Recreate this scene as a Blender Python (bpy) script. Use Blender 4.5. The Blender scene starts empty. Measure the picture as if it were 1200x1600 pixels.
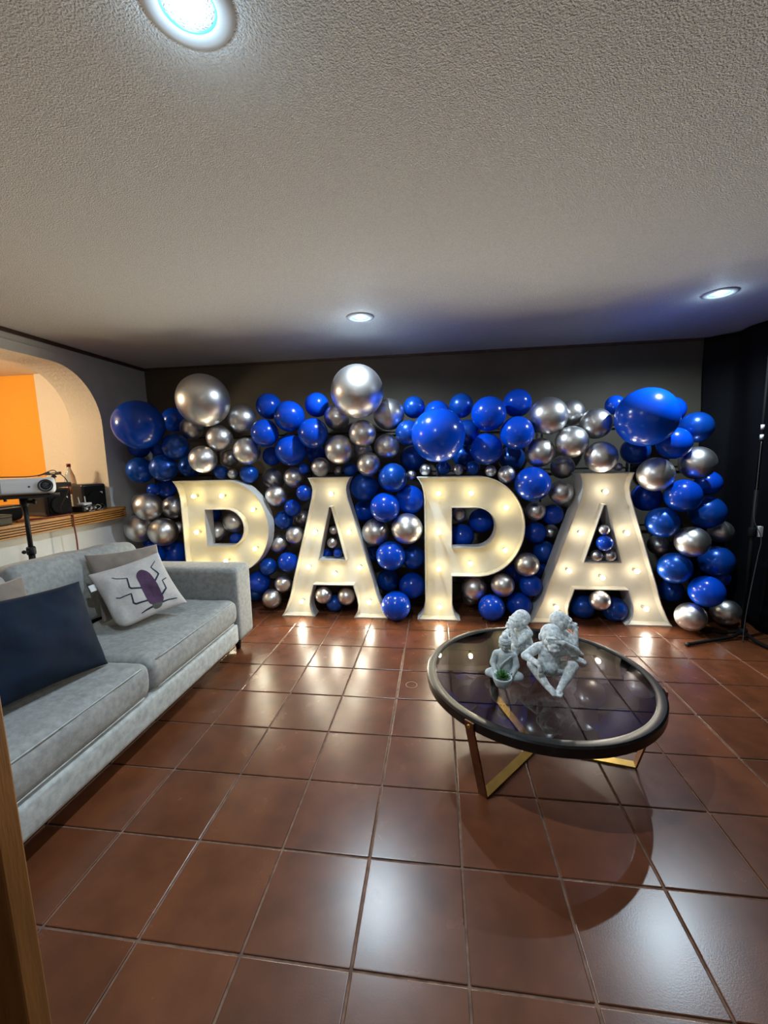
import bpy, bmesh, math, random
from mathutils import Vector, Matrix, noise, geometry

random.seed(7)
SC = bpy.context.scene
COL = SC.collection
PI = math.pi

# ------------------------------------------------------------------ camera
CAM_Z = 1.4522
cd = bpy.data.cameras.new('camera')
cam = bpy.data.objects.new('camera', cd)
COL.objects.link(cam)
cd.sensor_fit = 'VERTICAL'
cd.sensor_height = 36.0
cd.lens = 641.03 / 1600 * 36.0
cd.clip_start = 0.02
yaw, pitch, roll = 0.130579, 0.133147, 0.023325
fwd = Vector((-math.sin(yaw) * math.cos(pitch), math.cos(yaw) * math.cos(pitch), -math.sin(pitch)))
rt = Vector((math.cos(yaw), math.sin(yaw), 0))
dn = -(rt.cross(fwd))
r2 = rt * math.cos(roll) + dn * math.sin(roll)
d2 = -rt * math.sin(roll) + dn * math.cos(roll)
cam.matrix_world = Matrix(((r2.x, -d2.x, -fwd.x, 0), (r2.y, -d2.y, -fwd.y, 0), (r2.z, -d2.z, -fwd.z, CAM_Z), (0, 0, 0, 1)))
SC.camera = cam

# ------------------------------------------------------------------ world, exposure, light levels
w = bpy.data.worlds.new('world')
SC.world = w
w.use_nodes = True
w.node_tree.nodes['Background'].inputs[0].default_value = (0.80, 0.88, 1.0, 1)
w.node_tree.nodes['Background'].inputs[1].default_value = 0.12
SC.view_settings.view_transform = 'Standard'
SC.view_settings.look = 'None'
SC.view_settings.gamma = 1.0
SC.view_settings.use_curve_mapping = False
SC.view_settings.exposure = 0.0
DOWN_W = 108.0          # each ceiling downlight
BULB_W = 5.4           # each letter bulb
BULB_E = 29.0          # glow of a bulb's glass
NEXT_W = 110.0          # lamp of the room behind the arch


def light(name, kind, loc, power, color, radius=0.02, size=None, blend=0.3, rot=(0, 0, 0), parent=None):
    d = bpy.data.lights.new(name, kind)
    d.energy = power
    d.color = color
    d.shadow_soft_size = radius
    if kind == 'SPOT':
        d.spot_size = size
        d.spot_blend = blend
    o = bpy.data.objects.new(name, d)
    COL.objects.link(o)
    o.location = loc
    o.rotation_euler = rot
    if parent:
        o.parent = parent
    return o


# ------------------------------------------------------------------ helpers
def nodes_of(name):
    m = bpy.data.materials.new(name)
    m.use_nodes = True
    nt = m.node_tree
    return m, nt, nt.nodes['Principled BSDF']


def mat(name, col, rough=0.5, metal=0.0, var=0.0, vscale=8.0, bump=0.0, bscale=60.0, bdist=0.004, spec=0.5,
        coat=0.0, sheen=0.0, emit=None, estr=0.0, rand=0.0, detail=4.0, trans=0.0, stretch=None, rvar=0.0, world=False):
    m, nt, p = nodes_of(name)
    N, L = nt.nodes, nt.links
    p.inputs['Base Color'].default_value = (*col, 1)
    p.inputs['Roughness'].default_value = rough
    p.inputs['Metallic'].default_value = metal
    p.inputs['Specular IOR Level'].default_value = spec
    p.inputs['Coat Weight'].default_value = coat
    p.inputs['Sheen Weight'].default_value = sheen
    p.inputs['Transmission Weight'].default_value = trans
    if emit:
        p.inputs['Emission Color'].default_value = (*emit, 1)
        p.inputs['Emission Strength'].default_value = estr
    tc = N.new('ShaderNodeTexCoord')
    src = N.new('ShaderNodeNewGeometry').outputs['Position'] if world else tc.outputs['Object']
    if stretch:
        mp = N.new('ShaderNodeMapping')
        mp.inputs['Scale'].default_value = stretch
        L.new(src, mp.inputs['Vector'])
        src = mp.outputs['Vector']
    val = None
    if var > 0:
        nz = N.new('ShaderNodeTexNoise')
        nz.inputs['Scale'].default_value = vscale
        nz.inputs['Detail'].default_value = detail
        L.new(src, nz.inputs['Vector'])
        mr = N.new('ShaderNodeMapRange')
        mr.inputs['From Min'].default_value = 0.3
        mr.inputs['From Max'].default_value = 0.7
        mr.inputs['To Min'].default_value = 1 - var
        mr.inputs['To Max'].default_value = 1 + var
        L.new(nz.outputs['Fac'], mr.inputs['Value'])
        val = mr.outputs['Result']
        if rvar:
            rr = N.new('ShaderNodeMapRange')
            rr.inputs['To Min'].default_value = rough - rvar
            rr.inputs['To Max'].default_value = rough + rvar
            L.new(nz.outputs['Fac'], rr.inputs['Value'])
            L.new(rr.outputs['Result'], p.inputs['Roughness'])
    if rand > 0:
        oi = N.new('ShaderNodeObjectInfo')
        mr2 = N.new('ShaderNodeMapRange')
        mr2.inputs['To Min'].default_value = 1 - rand
        mr2.inputs['To Max'].default_value = 1 + rand
        L.new(oi.outputs['Random'], mr2.inputs['Value'])
        if val:
            mm = N.new('ShaderNodeMath')
            mm.operation = 'MULTIPLY'
            L.new(val, mm.inputs[0])
            L.new(mr2.outputs['Result'], mm.inputs[1])
            val = mm.outputs[0]
        else:
            val = mr2.outputs['Result']
    if val:
        vm = N.new('ShaderNodeVectorMath')
        vm.operation = 'SCALE'
        vm.inputs[0].default_value = col
        L.new(val, vm.inputs['Scale'])
        L.new(vm.outputs['Vector'], p.inputs['Base Color'])
    if bump > 0:
        nb = N.new('ShaderNodeTexNoise')
        nb.inputs['Scale'].default_value = bscale
        nb.inputs['Detail'].default_value = detail
        L.new(src, nb.inputs['Vector'])
        b = N.new('ShaderNodeBump')
        b.inputs['Strength'].default_value = bump
        b.inputs['Distance'].default_value = bdist
        L.new(nb.outputs['Fac'], b.inputs['Height'])
        L.new(b.outputs['Normal'], p.inputs['Normal'])
    return m


def finish(name, bm, m, parent=None, smooth=True, loc=None, rot=None, angle=None):
    me = bpy.data.meshes.new(name)
    bmesh.ops.recalc_face_normals(bm, faces=bm.faces)
    bm.to_mesh(me)
    bm.free()
    if smooth:
        me.shade_smooth()
        if angle:
            me.set_sharp_from_angle(angle=angle)
    o = bpy.data.objects.new(name, me)
    COL.objects.link(o)
    if m:
        me.materials.append(m)
    if parent:
        o.parent = parent
    if loc is not None:
        o.location = loc
    if rot is not None:
        o.rotation_euler = rot
    return o


def thing(name, label, cat, loc=(0, 0, 0), rotz=0.0, group=None, rot=None):
    o = bpy.data.objects.new(name, None)
    COL.objects.link(o)
    o.empty_display_size = 0.05
    o.location = loc
    o.rotation_euler = rot if rot else (0, 0, rotz)
    tag(o, label, cat, group)
    return o


def tag(o, label, cat, group=None):
    o['label'] = label
    o['category'] = cat
    if group:
        o['group'] = group
    return o


def structure(o):
    o['kind'] = 'structure'
    return o


def box(bm, lo, hi, bevel=0.0, seg=2):
    vs = [bm.verts.new((x, y, z)) for x in (lo[0], hi[0]) for y in (lo[1], hi[1]) for z in (lo[2], hi[2])]
    fs = [bm.faces.new([vs[i] for i in q]) for q in ((0, 1, 3, 2), (4, 6, 7, 5), (0, 4, 5, 1), (2, 3, 7, 6), (0, 2, 6, 4), (1, 5, 7, 3))]
    if bevel > 0:
        es = list({e for f in fs for e in f.edges})
        bmesh.ops.bevel(bm, geom=es, offset=bevel, segments=seg, affect='EDGES', profile=0.5)
    return bm


def tube(bm, pts, rad, seg=10, cap=True):
    pts = [Vector(p) for p in pts]
    n = len(pts)
    rads = rad if isinstance(rad, (list, tuple)) else [rad] * n
    rings = []
    prev = None
    for i, p in enumerate(pts):
        t = (pts[min(i + 1, n - 1)] - pts[max(i - 1, 0)]).normalized()
        if prev is None:
            a = Vector((0, 0, 1)) if abs(t.z) < 0.9 else Vector((1, 0, 0))
            u = t.cross(a).normalized()
        else:
            u = (prev - t * prev.dot(t)).normalized()
        prev = u
        v = t.cross(u)
        rings.append([bm.verts.new(p + (u * math.cos(2 * PI * k / seg) + v * math.sin(2 * PI * k / seg)) * rads[i]) for k in range(seg)])
    for a, b in zip(rings, rings[1:]):
        for k in range(seg):
            bm.faces.new((a[k], a[(k + 1) % seg], b[(k + 1) % seg], b[k]))
    if cap:
        bm.faces.new(rings[0][::-1])
        bm.faces.new(rings[-1])
    return bm


def lathe(bm, prof, seg=32, axis='Z', center=(0, 0, 0)):
    """prof: list of (radius, height); closes at radius 0."""
    c = Vector(center)
    rings = []
    for r, h in prof:
        if r < 1e-6:
            q = [(0, 0, h)]
        else:
            q = [(r * math.cos(2 * PI * k / seg), r * math.sin(2 * PI * k / seg), h) for k in range(seg)]
        if axis == 'Y':
            q = [(x, z, y) for x, y, z in q]
        elif axis == 'X':
            q = [(z, y, x) for x, y, z in q]
        rings.append([bm.verts.new(c + Vector(v)) for v in q])
    for a, b in zip(rings, rings[1:]):
        for k in range(seg):
            k2 = (k + 1) % seg
            if len(a) == 1 and len(b) == 1:
                continue
            if len(a) == 1:
                bm.faces.new((a[0], b[k2], b[k]))
            elif len(b) == 1:
                bm.faces.new((a[k], a[k2], b[0]))
            else:
                bm.faces.new((a[k], a[k2], b[k2], b[k]))
    return bm


def rbox(bm, size, r, n=(10, 10, 6), fn=None, center=(0, 0, 0)):
    """rounded box of full size, dense enough to be puffed by fn(point, unit coords)."""
    h = [s / 2 for s in size]
    tmp = bmesh.new()
    cache = {}

    def vert(i, j, k):
        key = (i, j, k)
        if key not in cache:
            u = Vector((2 * i / n[0] - 1, 2 * j / n[1] - 1, 2 * k / n[2] - 1))
            # denser towards the edges
            e = Vector([math.sin(c * PI / 2) * 0.55 + c * 0.45 for c in u])
            p = Vector((e.x * h[0], e.y * h[1], e.z * h[2]))
            inner = Vector([max(-(h[a] - r), min(h[a] - r, p[a])) for a in range(3)])
            d = p - inner
            if d.length > 1e-9:
                p = inner + d.normalized() * r
            if fn:
                p = fn(p, e)
            cache[key] = bm.verts.new(p + Vector(center))
        return cache[key]

    def face(a):
        try:
            bm.faces.new(a)
        except ValueError:
            pass
    for i in range(n[0]):
        for j in range(n[1]):
            for k in (0, n[2]):
                face((vert(i, j, k), vert(i + 1, j, k), vert(i + 1, j + 1, k), vert(i, j + 1, k)))
    for i in range(n[0]):
        for k in range(n[2]):
            for j in (0, n[1]):
                face((vert(i, j, k), vert(i + 1, j, k), vert(i + 1, j, k + 1), vert(i, j, k + 1)))
    for j in range(n[1]):
        for k in range(n[2]):
            for i in (0, n[0]):
                face((vert(i, j, k), vert(i, j + 1, k), vert(i, j + 1, k + 1), vert(i, j, k + 1)))
    tmp.free()
    return bm


def prism(bm, outer, holes, a0, a1, place):
    """outline with holes in a plane, between depths a0 and a1; place(u, v, a) gives the point."""
    loops = [outer] + list(holes)
    flat = [p for l in loops for p in l]
    tris = geometry.tessellate_polygon([[Vector((u, v, 0)) for u, v in l] for l in loops])
    f = [bm.verts.new(place(u, v, a0)) for u, v in flat]
    b = [bm.verts.new(place(u, v, a1)) for u, v in flat]
    for t in tris:
        try:
            bm.faces.new([f[i] for i in t])
            bm.faces.new([b[i] for i in t][::-1])
        except ValueError:
            pass
    s = 0
    for l in loops:
        n = len(l)
        for i in range(n):
            j = (i + 1) % n
            bm.faces.new((f[s + i], f[s + j], b[s + j], b[s + i]))
        s += n
    return bm


def arc(cx, cz, rx, rz, a0, a1, n):
    return [(cx + rx * math.cos(math.radians(a0 + (a1 - a0) * i / n)), cz + rz * math.sin(math.radians(a0 + (a1 - a0) * i / n))) for i in range(n + 1)]


def catmull(pts, n=8):
    P = [Vector(p) for p in pts]
    out = []
    for i in range(len(P) - 1):
        p0, p1, p2, p3 = P[max(i - 1, 0)], P[i], P[i + 1], P[min(i + 2, len(P) - 1)]
        for k in range(n):
            t = k / n
            out.append(0.5 * ((2 * p1) + (p2 - p0) * t + (2 * p0 - 5 * p1 + 4 * p2 - p3) * t * t + (3 * p1 - p0 - 3 * p2 + p3) * t ** 3))
    out.append(P[-1])
    return out


def voxel_body(name, bm, m, parent, voxel, loc=(0, 0, 0), smooth_it=4):
    """fuse overlapping limbs into one continuous skin."""
    me = bpy.data.meshes.new(name)
    bmesh.ops.recalc_face_normals(bm, faces=bm.faces)
    bm.to_mesh(me)
    bm.free()
    tmp = bpy.data.objects.new('tmp', me)
    COL.objects.link(tmp)
    md = tmp.modifiers.new('r', 'REMESH')
    md.mode = 'VOXEL'
    md.voxel_size = voxel
    sm = tmp.modifiers.new('s', 'SMOOTH')
    sm.factor = 0.5
    sm.iterations = smooth_it
    dg = bpy.context.evaluated_depsgraph_get()
    me2 = bpy.data.meshes.new_from_object(tmp.evaluated_get(dg))
    bpy.data.objects.remove(tmp)
    me2.name = name
    me2.materials.clear()
    me2.materials.append(m)
    me2.shade_smooth()
    o = bpy.data.objects.new(name, me2)
    COL.objects.link(o)
    o.parent = parent
    o.location = loc
    return o


def capsule(bm, a, b, ra, rb, seg=12):
    a, b = Vector(a), Vector(b)
    t = b - a
    L = t.length
    if L < 1e-6:
        t = Vector((0, 0, 1))
    t.normalize()
    pts, rads = [], []
    for k in range(5):
        g = PI / 2 * (1 - k / 4)
        pts.append(a - t * ra * math.sin(g))
        rads.append(max(ra * math.cos(g), 1e-4))
    for k in range(5):
        g = PI / 2 * (k / 4)
        pts.append(b + t * rb * math.sin(g))
        rads.append(max(rb * math.cos(g), 1e-4))
    return tube(bm, pts, rads, seg)


def limb(bm, pts, rads, seg=12):
    for (a, b, ra, rb) in zip(pts, pts[1:], rads, rads[1:]):
        capsule(bm, a, b, ra, rb, seg)


def ell(bm, c, s, rot=None, seg=18):
    r = bmesh.ops.create_uvsphere(bm, u_segments=seg, v_segments=seg // 2 + 2, radius=1.0)
    M_ = Matrix.Translation(Vector(c)) @ (rot.to_matrix().to_4x4() if rot else Matrix()) @ Matrix.Diagonal((s[0], s[1], s[2], 1))
    for v in r['verts']:
        v.co = M_ @ v.co
    return bm

# ------------------------------------------------------------------ materials
CEIL, YW, LX, RX = 2.45, 4.215, -3.12, 2.80
Y_BACK = -1.6
T = 1 / 3
M = {}
M['tile'] = mat('terracotta_tile', (0.115, 0.037, 0.0145), 0.27, var=0.22, vscale=7.0, bump=0.12, bscale=230, bdist=0.0012, rand=0.13, rvar=0.012, spec=0.6, world=True)
M['grout'] = mat('cement_grout', (0.17, 0.10, 0.07), 0.9, var=0.4, vscale=30)
M['ceiling'] = mat('popcorn_stucco', (0.62, 0.64, 0.65), 0.6, var=0.10, vscale=150, bump=1.0, bscale=205, bdist=0.009, detail=2.0, spec=0.3)
M['wall'] = mat('grey_white_paint', (0.56, 0.57, 0.56), 0.8, var=0.06, vscale=6, bump=0.35, bscale=45, bdist=0.004)
M['cream'] = mat('cream_stucco', (0.72, 0.63, 0.50), 0.85, bump=0.7, bscale=50, bdist=0.006)
M['orange'] = mat('orange_stucco', (0.85, 0.36, 0.035), 0.85, bump=0.6, bscale=50, bdist=0.006)
M['olive'] = mat('dark_olive_paint', (0.080, 0.068, 0.047), 0.7, var=0.10, vscale=3, bump=0.3, bscale=60, bdist=0.003)
M['dark_trim'] = mat('dark_brown_wood', (0.06, 0.030, 0.018), 0.5, var=0.3, vscale=12)
M['sill_wood'] = mat('golden_slat_wood', (0.36, 0.155, 0.030), 0.42, var=0.35, vscale=9, stretch=(6, 0.6, 14))
M['door_wood'] = mat('orange_brown_door_wood', (0.21, 0.078, 0.010), 0.5, var=0.22, vscale=5, stretch=(7, 7, 0.7), bump=0.15, bscale=30)
M['curtain'] = mat('black_cloth', (0.0022, 0.0026, 0.0045), 0.75, spec=0.15, bump=0.2, bscale=200, bdist=0.001)
M['black'] = mat('black_metal', (0.007, 0.007, 0.008), 0.5, spec=0.3)
M['stand_black'] = mat('matte_black_metal', (0.004, 0.004, 0.004), 0.7, spec=0.12)
M['black_plastic'] = mat('black_plastic', (0.014, 0.014, 0.015), 0.33)
M['white_plastic'] = mat('white_plastic', (0.70, 0.71, 0.72), 0.4)
M['white_ring'] = mat('white_painted_ring', (0.42, 0.45, 0.48), 0.5)
M['lens_glow'] = mat('lit_lens', (0.9, 0.95, 1.0), 0.3, emit=(0.72, 0.92, 1.0), estr=13.0)
M['reflector'] = mat('reflector', (0.10, 0.40, 0.52), 0.3)
M['chrome'] = mat('chrome_latex', (0.80, 0.79, 0.78), 0.36, metal=1.0, rand=0.10)
M['blue'] = mat('royal_blue_latex', (0.0005, 0.058, 0.52), 0.20, rand=0.15, spec=0.5)
M['pearl'] = mat('pearl_blue_latex', (0.001, 0.072, 0.44), 0.28, metal=0.4, rand=0.15, spec=0.6, coat=0.35)


# ------------------------------------------------------------------ the setting
floor = structure(finish('floor', box(bmesh.new(), (LX - 0.3, Y_BACK, -0.12), (RX, YW + 0.2, -0.005)), M['grout'], smooth=False))
XO, YO = -0.25329, 1.96531 - 6 * T
bm = bmesh.new()
box(bm, (0.004, 0.004, -0.012), (T - 0.004, T - 0.004, 0.0), 0.003, 2)
tile_me = None
i0, i1 = math.ceil((LX - XO) / T) - 1, math.floor((RX - XO) / T) + 1
first = None
stuff = bmesh.new()
for j in range(-5, 13):
    for i in range(i0, i1):
        x, y = XO + i * T, YO + j * T
        cut = x < LX or x + T > RX or y + T > YW
        if y < -0.75 or cut:
            lo = (max(x, LX) + 0.004, max(y, Y_BACK) + 0.004, -0.012)
            hi = (min(x + T, RX) - 0.004, min(y + T, YW) - 0.004, 0.0)
            if hi[0] - lo[0] > 0.02 and hi[1] - lo[1] > 0.02:
                if y < -0.75:
                    box(stuff, lo, hi)
                else:
                    o = finish('tile', box(bmesh.new(), lo, hi, 0.003, 2), M['tile'], floor, smooth=False)
            continue
        if first is None:
            first = finish('tile', bm, M['tile'], floor, smooth=False)
            o = first
        else:
            o = first.copy()
            COL.objects.link(o)
            o.parent = floor
        o.location = (x, y, random.uniform(-0.0006, 0.0006))
        o.rotation_euler = (random.uniform(-.0018, .0018), random.uniform(-.0018, .0018), random.uniform(-.001, .001))
s = finish('tile_field', stuff, M['tile'], floor, smooth=False)
s['kind'] = 'stuff'

structure(finish('ceiling', box(bmesh.new(), (LX - 0.3, Y_BACK, CEIL), (RX, YW + 0.2, CEIL + 0.12)), M['ceiling'], smooth=False))
structure(finish('wall_back', box(bmesh.new(), (LX, YW, -0.12), (RX + 0.1, YW + 0.12, CEIL)), M['olive'], smooth=False))
structure(finish('wall_right', box(bmesh.new(), (RX, Y_BACK, -0.12), (RX + 0.1, YW + 0.2, CEIL + 0.12)), M['wall'], smooth=False))
structure(finish('wall_front', box(bmesh.new(), (LX - 0.3, Y_BACK - 0.1, -0.12), (RX + 0.1, Y_BACK, CEIL + 0.12)), M['wall'], smooth=False))

# left wall with a round-cornered pass-through opening
Z_SILL, Z_TOP, Y_A, Y_B = 0.955, 2.295, 1.0, 3.565
outer = [(Y_BACK, -0.1), (YW, -0.1), (YW, CEIL), (Y_BACK, CEIL)]
hole = [(Y_A, Z_SILL), (Y_B, Z_SILL)] + arc(Y_B - 0.46, 1.80, 0.46, Z_TOP - 1.80, 0, 90, 14) + arc(Y_A + 0.46, 1.80, 0.46, Z_TOP - 1.80, 90, 180, 14)
bm = prism(bmesh.new(), outer, [hole], LX, LX - 0.33, lambda u, v, a: Vector((a, u, v)))
wl = structure(finish('wall_left', bm, M['wall'], smooth=False))
wl.data.materials.append(M['cream'])
for p in wl.data.polygons:
    c = p.center
    if p.normal.x < -0.5 or (abs(p.normal.x) < 0.5 and Y_A - 0.01 < c.y < Y_B + 0.01 and 0.9 < c.z < Z_TOP + 0.01):
        p.material_index = 1

# the room behind the arch
NX0 = LX - 0.33
structure(finish('wall_beyond', box(bmesh.new(), (-8.0, YW - 0.02, -0.1), (-4.42, YW + 0.1, CEIL)), M['orange'], smooth=False))
structure(finish('wall_beyond_pier', box(bmesh.new(), (-4.42, YW - 0.045, -0.1), (NX0, YW + 0.1, CEIL)), M['cream'], smooth=False))
structure(finish('wall_beyond_left', box(bmesh.new(), (-8.1, Y_BACK, -0.1), (-8.0, YW + 0.1, CEIL + .1)), M['cream'], smooth=False))
structure(finish('wall_beyond_front', box(bmesh.new(), (-8.1, Y_BACK - .1, -0.1), (NX0, Y_BACK, CEIL + .1)), M['cream'], smooth=False))
structure(finish('ceiling_beyond', box(bmesh.new(), (-8.1, Y_BACK - .1, CEIL), (NX0 + .03, YW + 0.1, CEIL + 0.1)), M['cream'], smooth=False))
structure(finish('floor_beyond', box(bmesh.new(), (-8.1, Y_BACK - .1, -0.15), (NX0 + .03, YW + 0.1, -0.02)), M['tile'], smooth=False))
light('lamp_beyond', 'POINT', (-4.6, 2.3, 2.1), NEXT_W, (1.0, 0.80, 0.55), 0.12)

# trims
structure(finish('trim_1', box(bmesh.new(), (LX, Y_BACK, CEIL - 0.03), (LX + 0.018, YW - 0.02, CEIL), 0.003), M['dark_trim'], smooth=False))
structure(finish('trim_2', box(bmesh.new(), (LX, YW - 0.02, CEIL - 0.022), (RX, YW, CEIL), 0.003), M['dark_trim'], smooth=False))
structure(finish('trim_3', box(bmesh.new(), (LX, Y_BACK, CEIL - 0.085), (LX + 0.006, YW - 0.02, CEIL - 0.078), 0.001), M['wall'], smooth=False))

# slatted wooden sill: a cap board and five slats on its face
sill = structure(finish('trim_4', box(bmesh.new(), (LX - 0.34, 0.9, 1.012), (LX + 0.125, 3.60, 1.037), 0.004), M['sill_wood'], smooth=False))
finish('backing', box(bmesh.new(), (LX + 0.002, 0.905, 0.937), (LX + 0.105, 3.59, 1.012)), M['dark_trim'], sill, smooth=False)
for k in range(4):
    z = 0.935 + k * 0.0195
    finish('slat', box(bmesh.new(), (LX + 0.095, 0.9, z), (LX + 0.124, 3.60, z + 0.0128), 0.003), M['sill_wood'], sill, smooth=False)

# wooden door leaf standing open at the left of the camera
door = structure(finish('door_1', box(bmesh.new(), (-0.86, -0.02, 0.012), (0.0, 0.02, 2.06), 0.004), M['door_wood'], smooth=False, loc=(-0.630, 0.462, 0), rot=(0, 0, math.radians(8))))
for (xa, xb, za, zb) in ((-.76, -.10, 1.15, 1.93), (-.76, -.10, .2, 1.0)):
    for s_ in (-1, 1):
        finish('door_panel', box(bmesh.new(), (xa, s_ * .02 - .006, za), (xb, s_ * .02 + .006, zb), 0.005), M['door_wood'], door, smooth=False)

# black cloth hung along the right side
bm = bmesh.new()
NU, NV = 120, 40
grid = []
for iu in range(NU + 1):
    s_ = iu / NU
    row = []
    for iv in range(NV + 1):
        v = iv / NV
        z = 0.012 + v * (CEIL - 0.02)
        if s_ < 0.12:
            q = s_ / 0.12
            x, y = 2.405 + 0.155 * q, 4.195 - 0.16 * q
        else:
            q = (s_ - 0.12) / 0.88
            x, y = 2.56, 4.035 - 3.6 * q
        low = (1 - v) ** 1.5
        near = min(1, max(0, (3.3 - y) / 0.35))
        near = near * near * (3 - 2 * near)
        x -= low * near * 0.20
        am = 0.012 + 0.016 * near
        x += am * math.sin(y * 21 + 1.2 * math.sin(z * 1.7)) + am * 0.7 * math.sin(y * 9 + z * 2.2) + 0.006 * noise.noise((y * 6, z * 3, 0))
        row.append(bm.verts.new((x, y, z)))
    grid.append(row)
for a, b_ in zip(grid, grid[1:]):
    for k in range(NV):
        bm.faces.new((a[k], b_[k], b_[k + 1], a[k + 1]))
cur = finish('backdrop_curtain', bm, M['curtain'])
sd = cur.modifiers.new('thick', 'SOLIDIFY')
sd.thickness = 0.004
tag(cur, 'black cloth backdrop hanging from the ceiling along the right side', 'curtain')

# ------------------------------------------------------------------ ceiling downlights
DL = [(-0.540, 0.985, 'recessed ceiling downlight nearest the camera, cut by the top of the frame'),
      (-0.540, 3.055, 'recessed ceiling downlight above the middle giant silver balloon'),
      (1.815, 3.065, 'recessed ceiling downlight at the right near the black cloth')]
for x, y, lab in DL:
    t = thing('ceiling_downlight', lab, 'ceiling light', (x, y, CEIL), group='ceiling downlights')
    finish('trim_ring', lathe(bmesh.new(), [(0.061, 0.03), (0.061, -0.004), (0.066, -0.009), (0.082, -0.009), (0.097, -0.005), (0.100, 0.0)], 48), M['white_ring'], t)
    finish('reflector', lathe(bmesh.new(), [(0.0605, -0.003), (0.056, -0.001), (0.054, 0.006), (0.046, 0.009), (0.0, 0.010)], 48), M['reflector'], t)
    finish('lens', lathe(bmesh.new(), [(0.034, 0.010), (0.033, 0.000), (0.026, -0.008), (0.014, -0.012), (0.0, -0.013)], 40), M['lens_glow'], t)
    light('downlight_lamp', 'SPOT', (0, 0, -0.018), DOWN_W, (0.72, 0.88, 1.0), 0.014, math.radians(166), 0.55, parent=t)
    light('downlight_spill', 'POINT', (0, 0, -0.060), 0.75, (0.62, 0.84, 1.0), 0.02, parent=t)

# ------------------------------------------------------------------ marquee letters
YF, FACE = 3.53, 3.62


def p_outline():
    o = [(-.064, 1.274), (.45, 1.274)] + arc(.45, .838, .395, .436, 90, -90, 26)[1:]
    o += [(.238, .402), (.238, .15), (.245, .10), (.262, .05), (.285, .02), (.308, 0), (-.072, 0), (-.045, .025), (-.02, .065), (-.006, .12), (0, .18), (0, 1.08), (-.007, 1.15), (-.022, 1.205), (-.042, 1.245)]
    h = [(.236, .662), (.236, 1.006), (.44, 1.006)] + arc(.44, .834, .165, .172, 90, -90, 14)[1:]
    return o, h


def a_outline(wide):
    if wide:
        r = [(.208, 1.284), (.193, 1.235), (.184, 1.20), (.18, 1.16), (.19, 1.09), (.425, .36), (.447, .28), (.475, .19), (.52, .085), (.545, .035), (.572, 0), (.205, 0), (.235, .03), (.254, .075), (.259, .12), (.250, .18), (.212, .302)]
        k = .145
    else:
        r = [(.191, 1.284), (.172, 1.245), (.158, 1.21), (.153, 1.175), (.165, 1.10), (.37, .363), (.39, .28), (.415, .19), (.455, .085), (.478, .035), (.503, 0), (.185, 0), (.208, .03), (.222, .075), (.226, .12), (.218, .18), (.185, .302)]
        k = .122
    return r + [(-x, z) for x, z in r[::-1]], [(k, .54), (-k, .54), (-.009, 1.02), (.009, 1.02)]


def area(l):
    return sum(a[0] * b[1] - b[0] * a[1] for a, b in zip(l, l[1:] + l[:1])) / 2


def inset(l, t):
    n = len(l)
    s = 1 if area(l) > 0 else -1
    out = []
    for i in range(n):
        p, a, b = Vector(l[i]), Vector(l[i - 1]), Vector(l[(i + 1) % n])
        e1, e2 = (p - a).normalized(), (b - p).normalized()
        n1, n2 = Vector((-e1.y, e1.x)) * s, Vector((-e2.y, e2.x)) * s
        m = n1 + n2
        m = m / max(m.length_squared, 1e-6) * 2
        if m.length > 2.6:
            m = m.normalized() * 2.6
        q = p + m * t
        out.append((q.x, q.y))
    return out


def rim_wall(bm, l, t, yb):
    """a thin standing strip following contour l; its other face lies t further inwards (t < 0: outwards)."""
    q = inset(l, t)
    n = len(l)
    rows = [[bm.verts.new((u, y, v)) for u, v in c] for c, y in ((l, yb), (l, YF), (q, YF), (q, yb))]
    for a, b in zip(rows, rows[1:] + rows[:1]):
        for i in range(n):
            j = (i + 1) % n
            bm.faces.new((a[i], a[j], b[j], b[i]))


M['letter_face'] = mat('white_letter_panel', (0.76, 0.74, 0.68), 0.55, var=0.10, vscale=5, bump=0.06, bscale=18)
M['letter_rim'] = mat('white_letter_rim', (0.72, 0.70, 0.65), 0.5, var=0.06, vscale=8)


def bulb_mat(nm, c):
    return mat(nm, (0.9, 0.85, 0.7), 0.2, emit=c, estr=BULB_E)


def letter(label, ox, outline, holes, bulbs, warm, yb=3.665):
    t = thing('marquee_letter', label, 'letter', (ox, 0, 0), group='lit marquee letters spelling papa')
    bm = bmesh.new()
    rim_wall(bm, outline, .007, yb)
    for h in holes:
        rim_wall(bm, h, -.006, yb)
    finish('rim', bm, M['letter_rim'], t, smooth=False)
    inn = inset(outline, .0055)
    hh = [inset(h, -.0045) for h in holes]
    finish('face_panel', prism(bmesh.new(), inn, hh, FACE, FACE + .006, lambda u, v, a: Vector((u, a, v))), M['letter_face'], t, smooth=False)
    finish('back_panel', prism(bmesh.new(), inn, hh, yb - .012, yb - .004, lambda u, v, a: Vector((u, a, v))), M['letter_rim'], t, smooth=False)
    bm_ = bulb_mat('lit_bulb', warm)
    for (u, v) in bulbs:
        b = finish('bulb', lathe(bmesh.new(), [(.0085, 0), (.011, -.006), (.0165, -.014), (.019, -.022), (.0175, -.031), (.012, -.038), (0, -.041)], 20, 'Y'), bm_, t, loc=(u, FACE - .044, v))
        finish('socket', lathe(bmesh.new(), [(.0, .044), (.013, .044), (.010, .006), (.0085, -.001), (0, -.001)], 18, 'Y'), M['letter_rim'], b)
        light('bulb_lamp', 'SPOT', (u, FACE - .091, v), BULB_W, [c * .45 + .55 for c in warm], .016, math.radians(176), 0.6, rot=(-PI / 2, 0, 0), parent=t)
    return t


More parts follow.
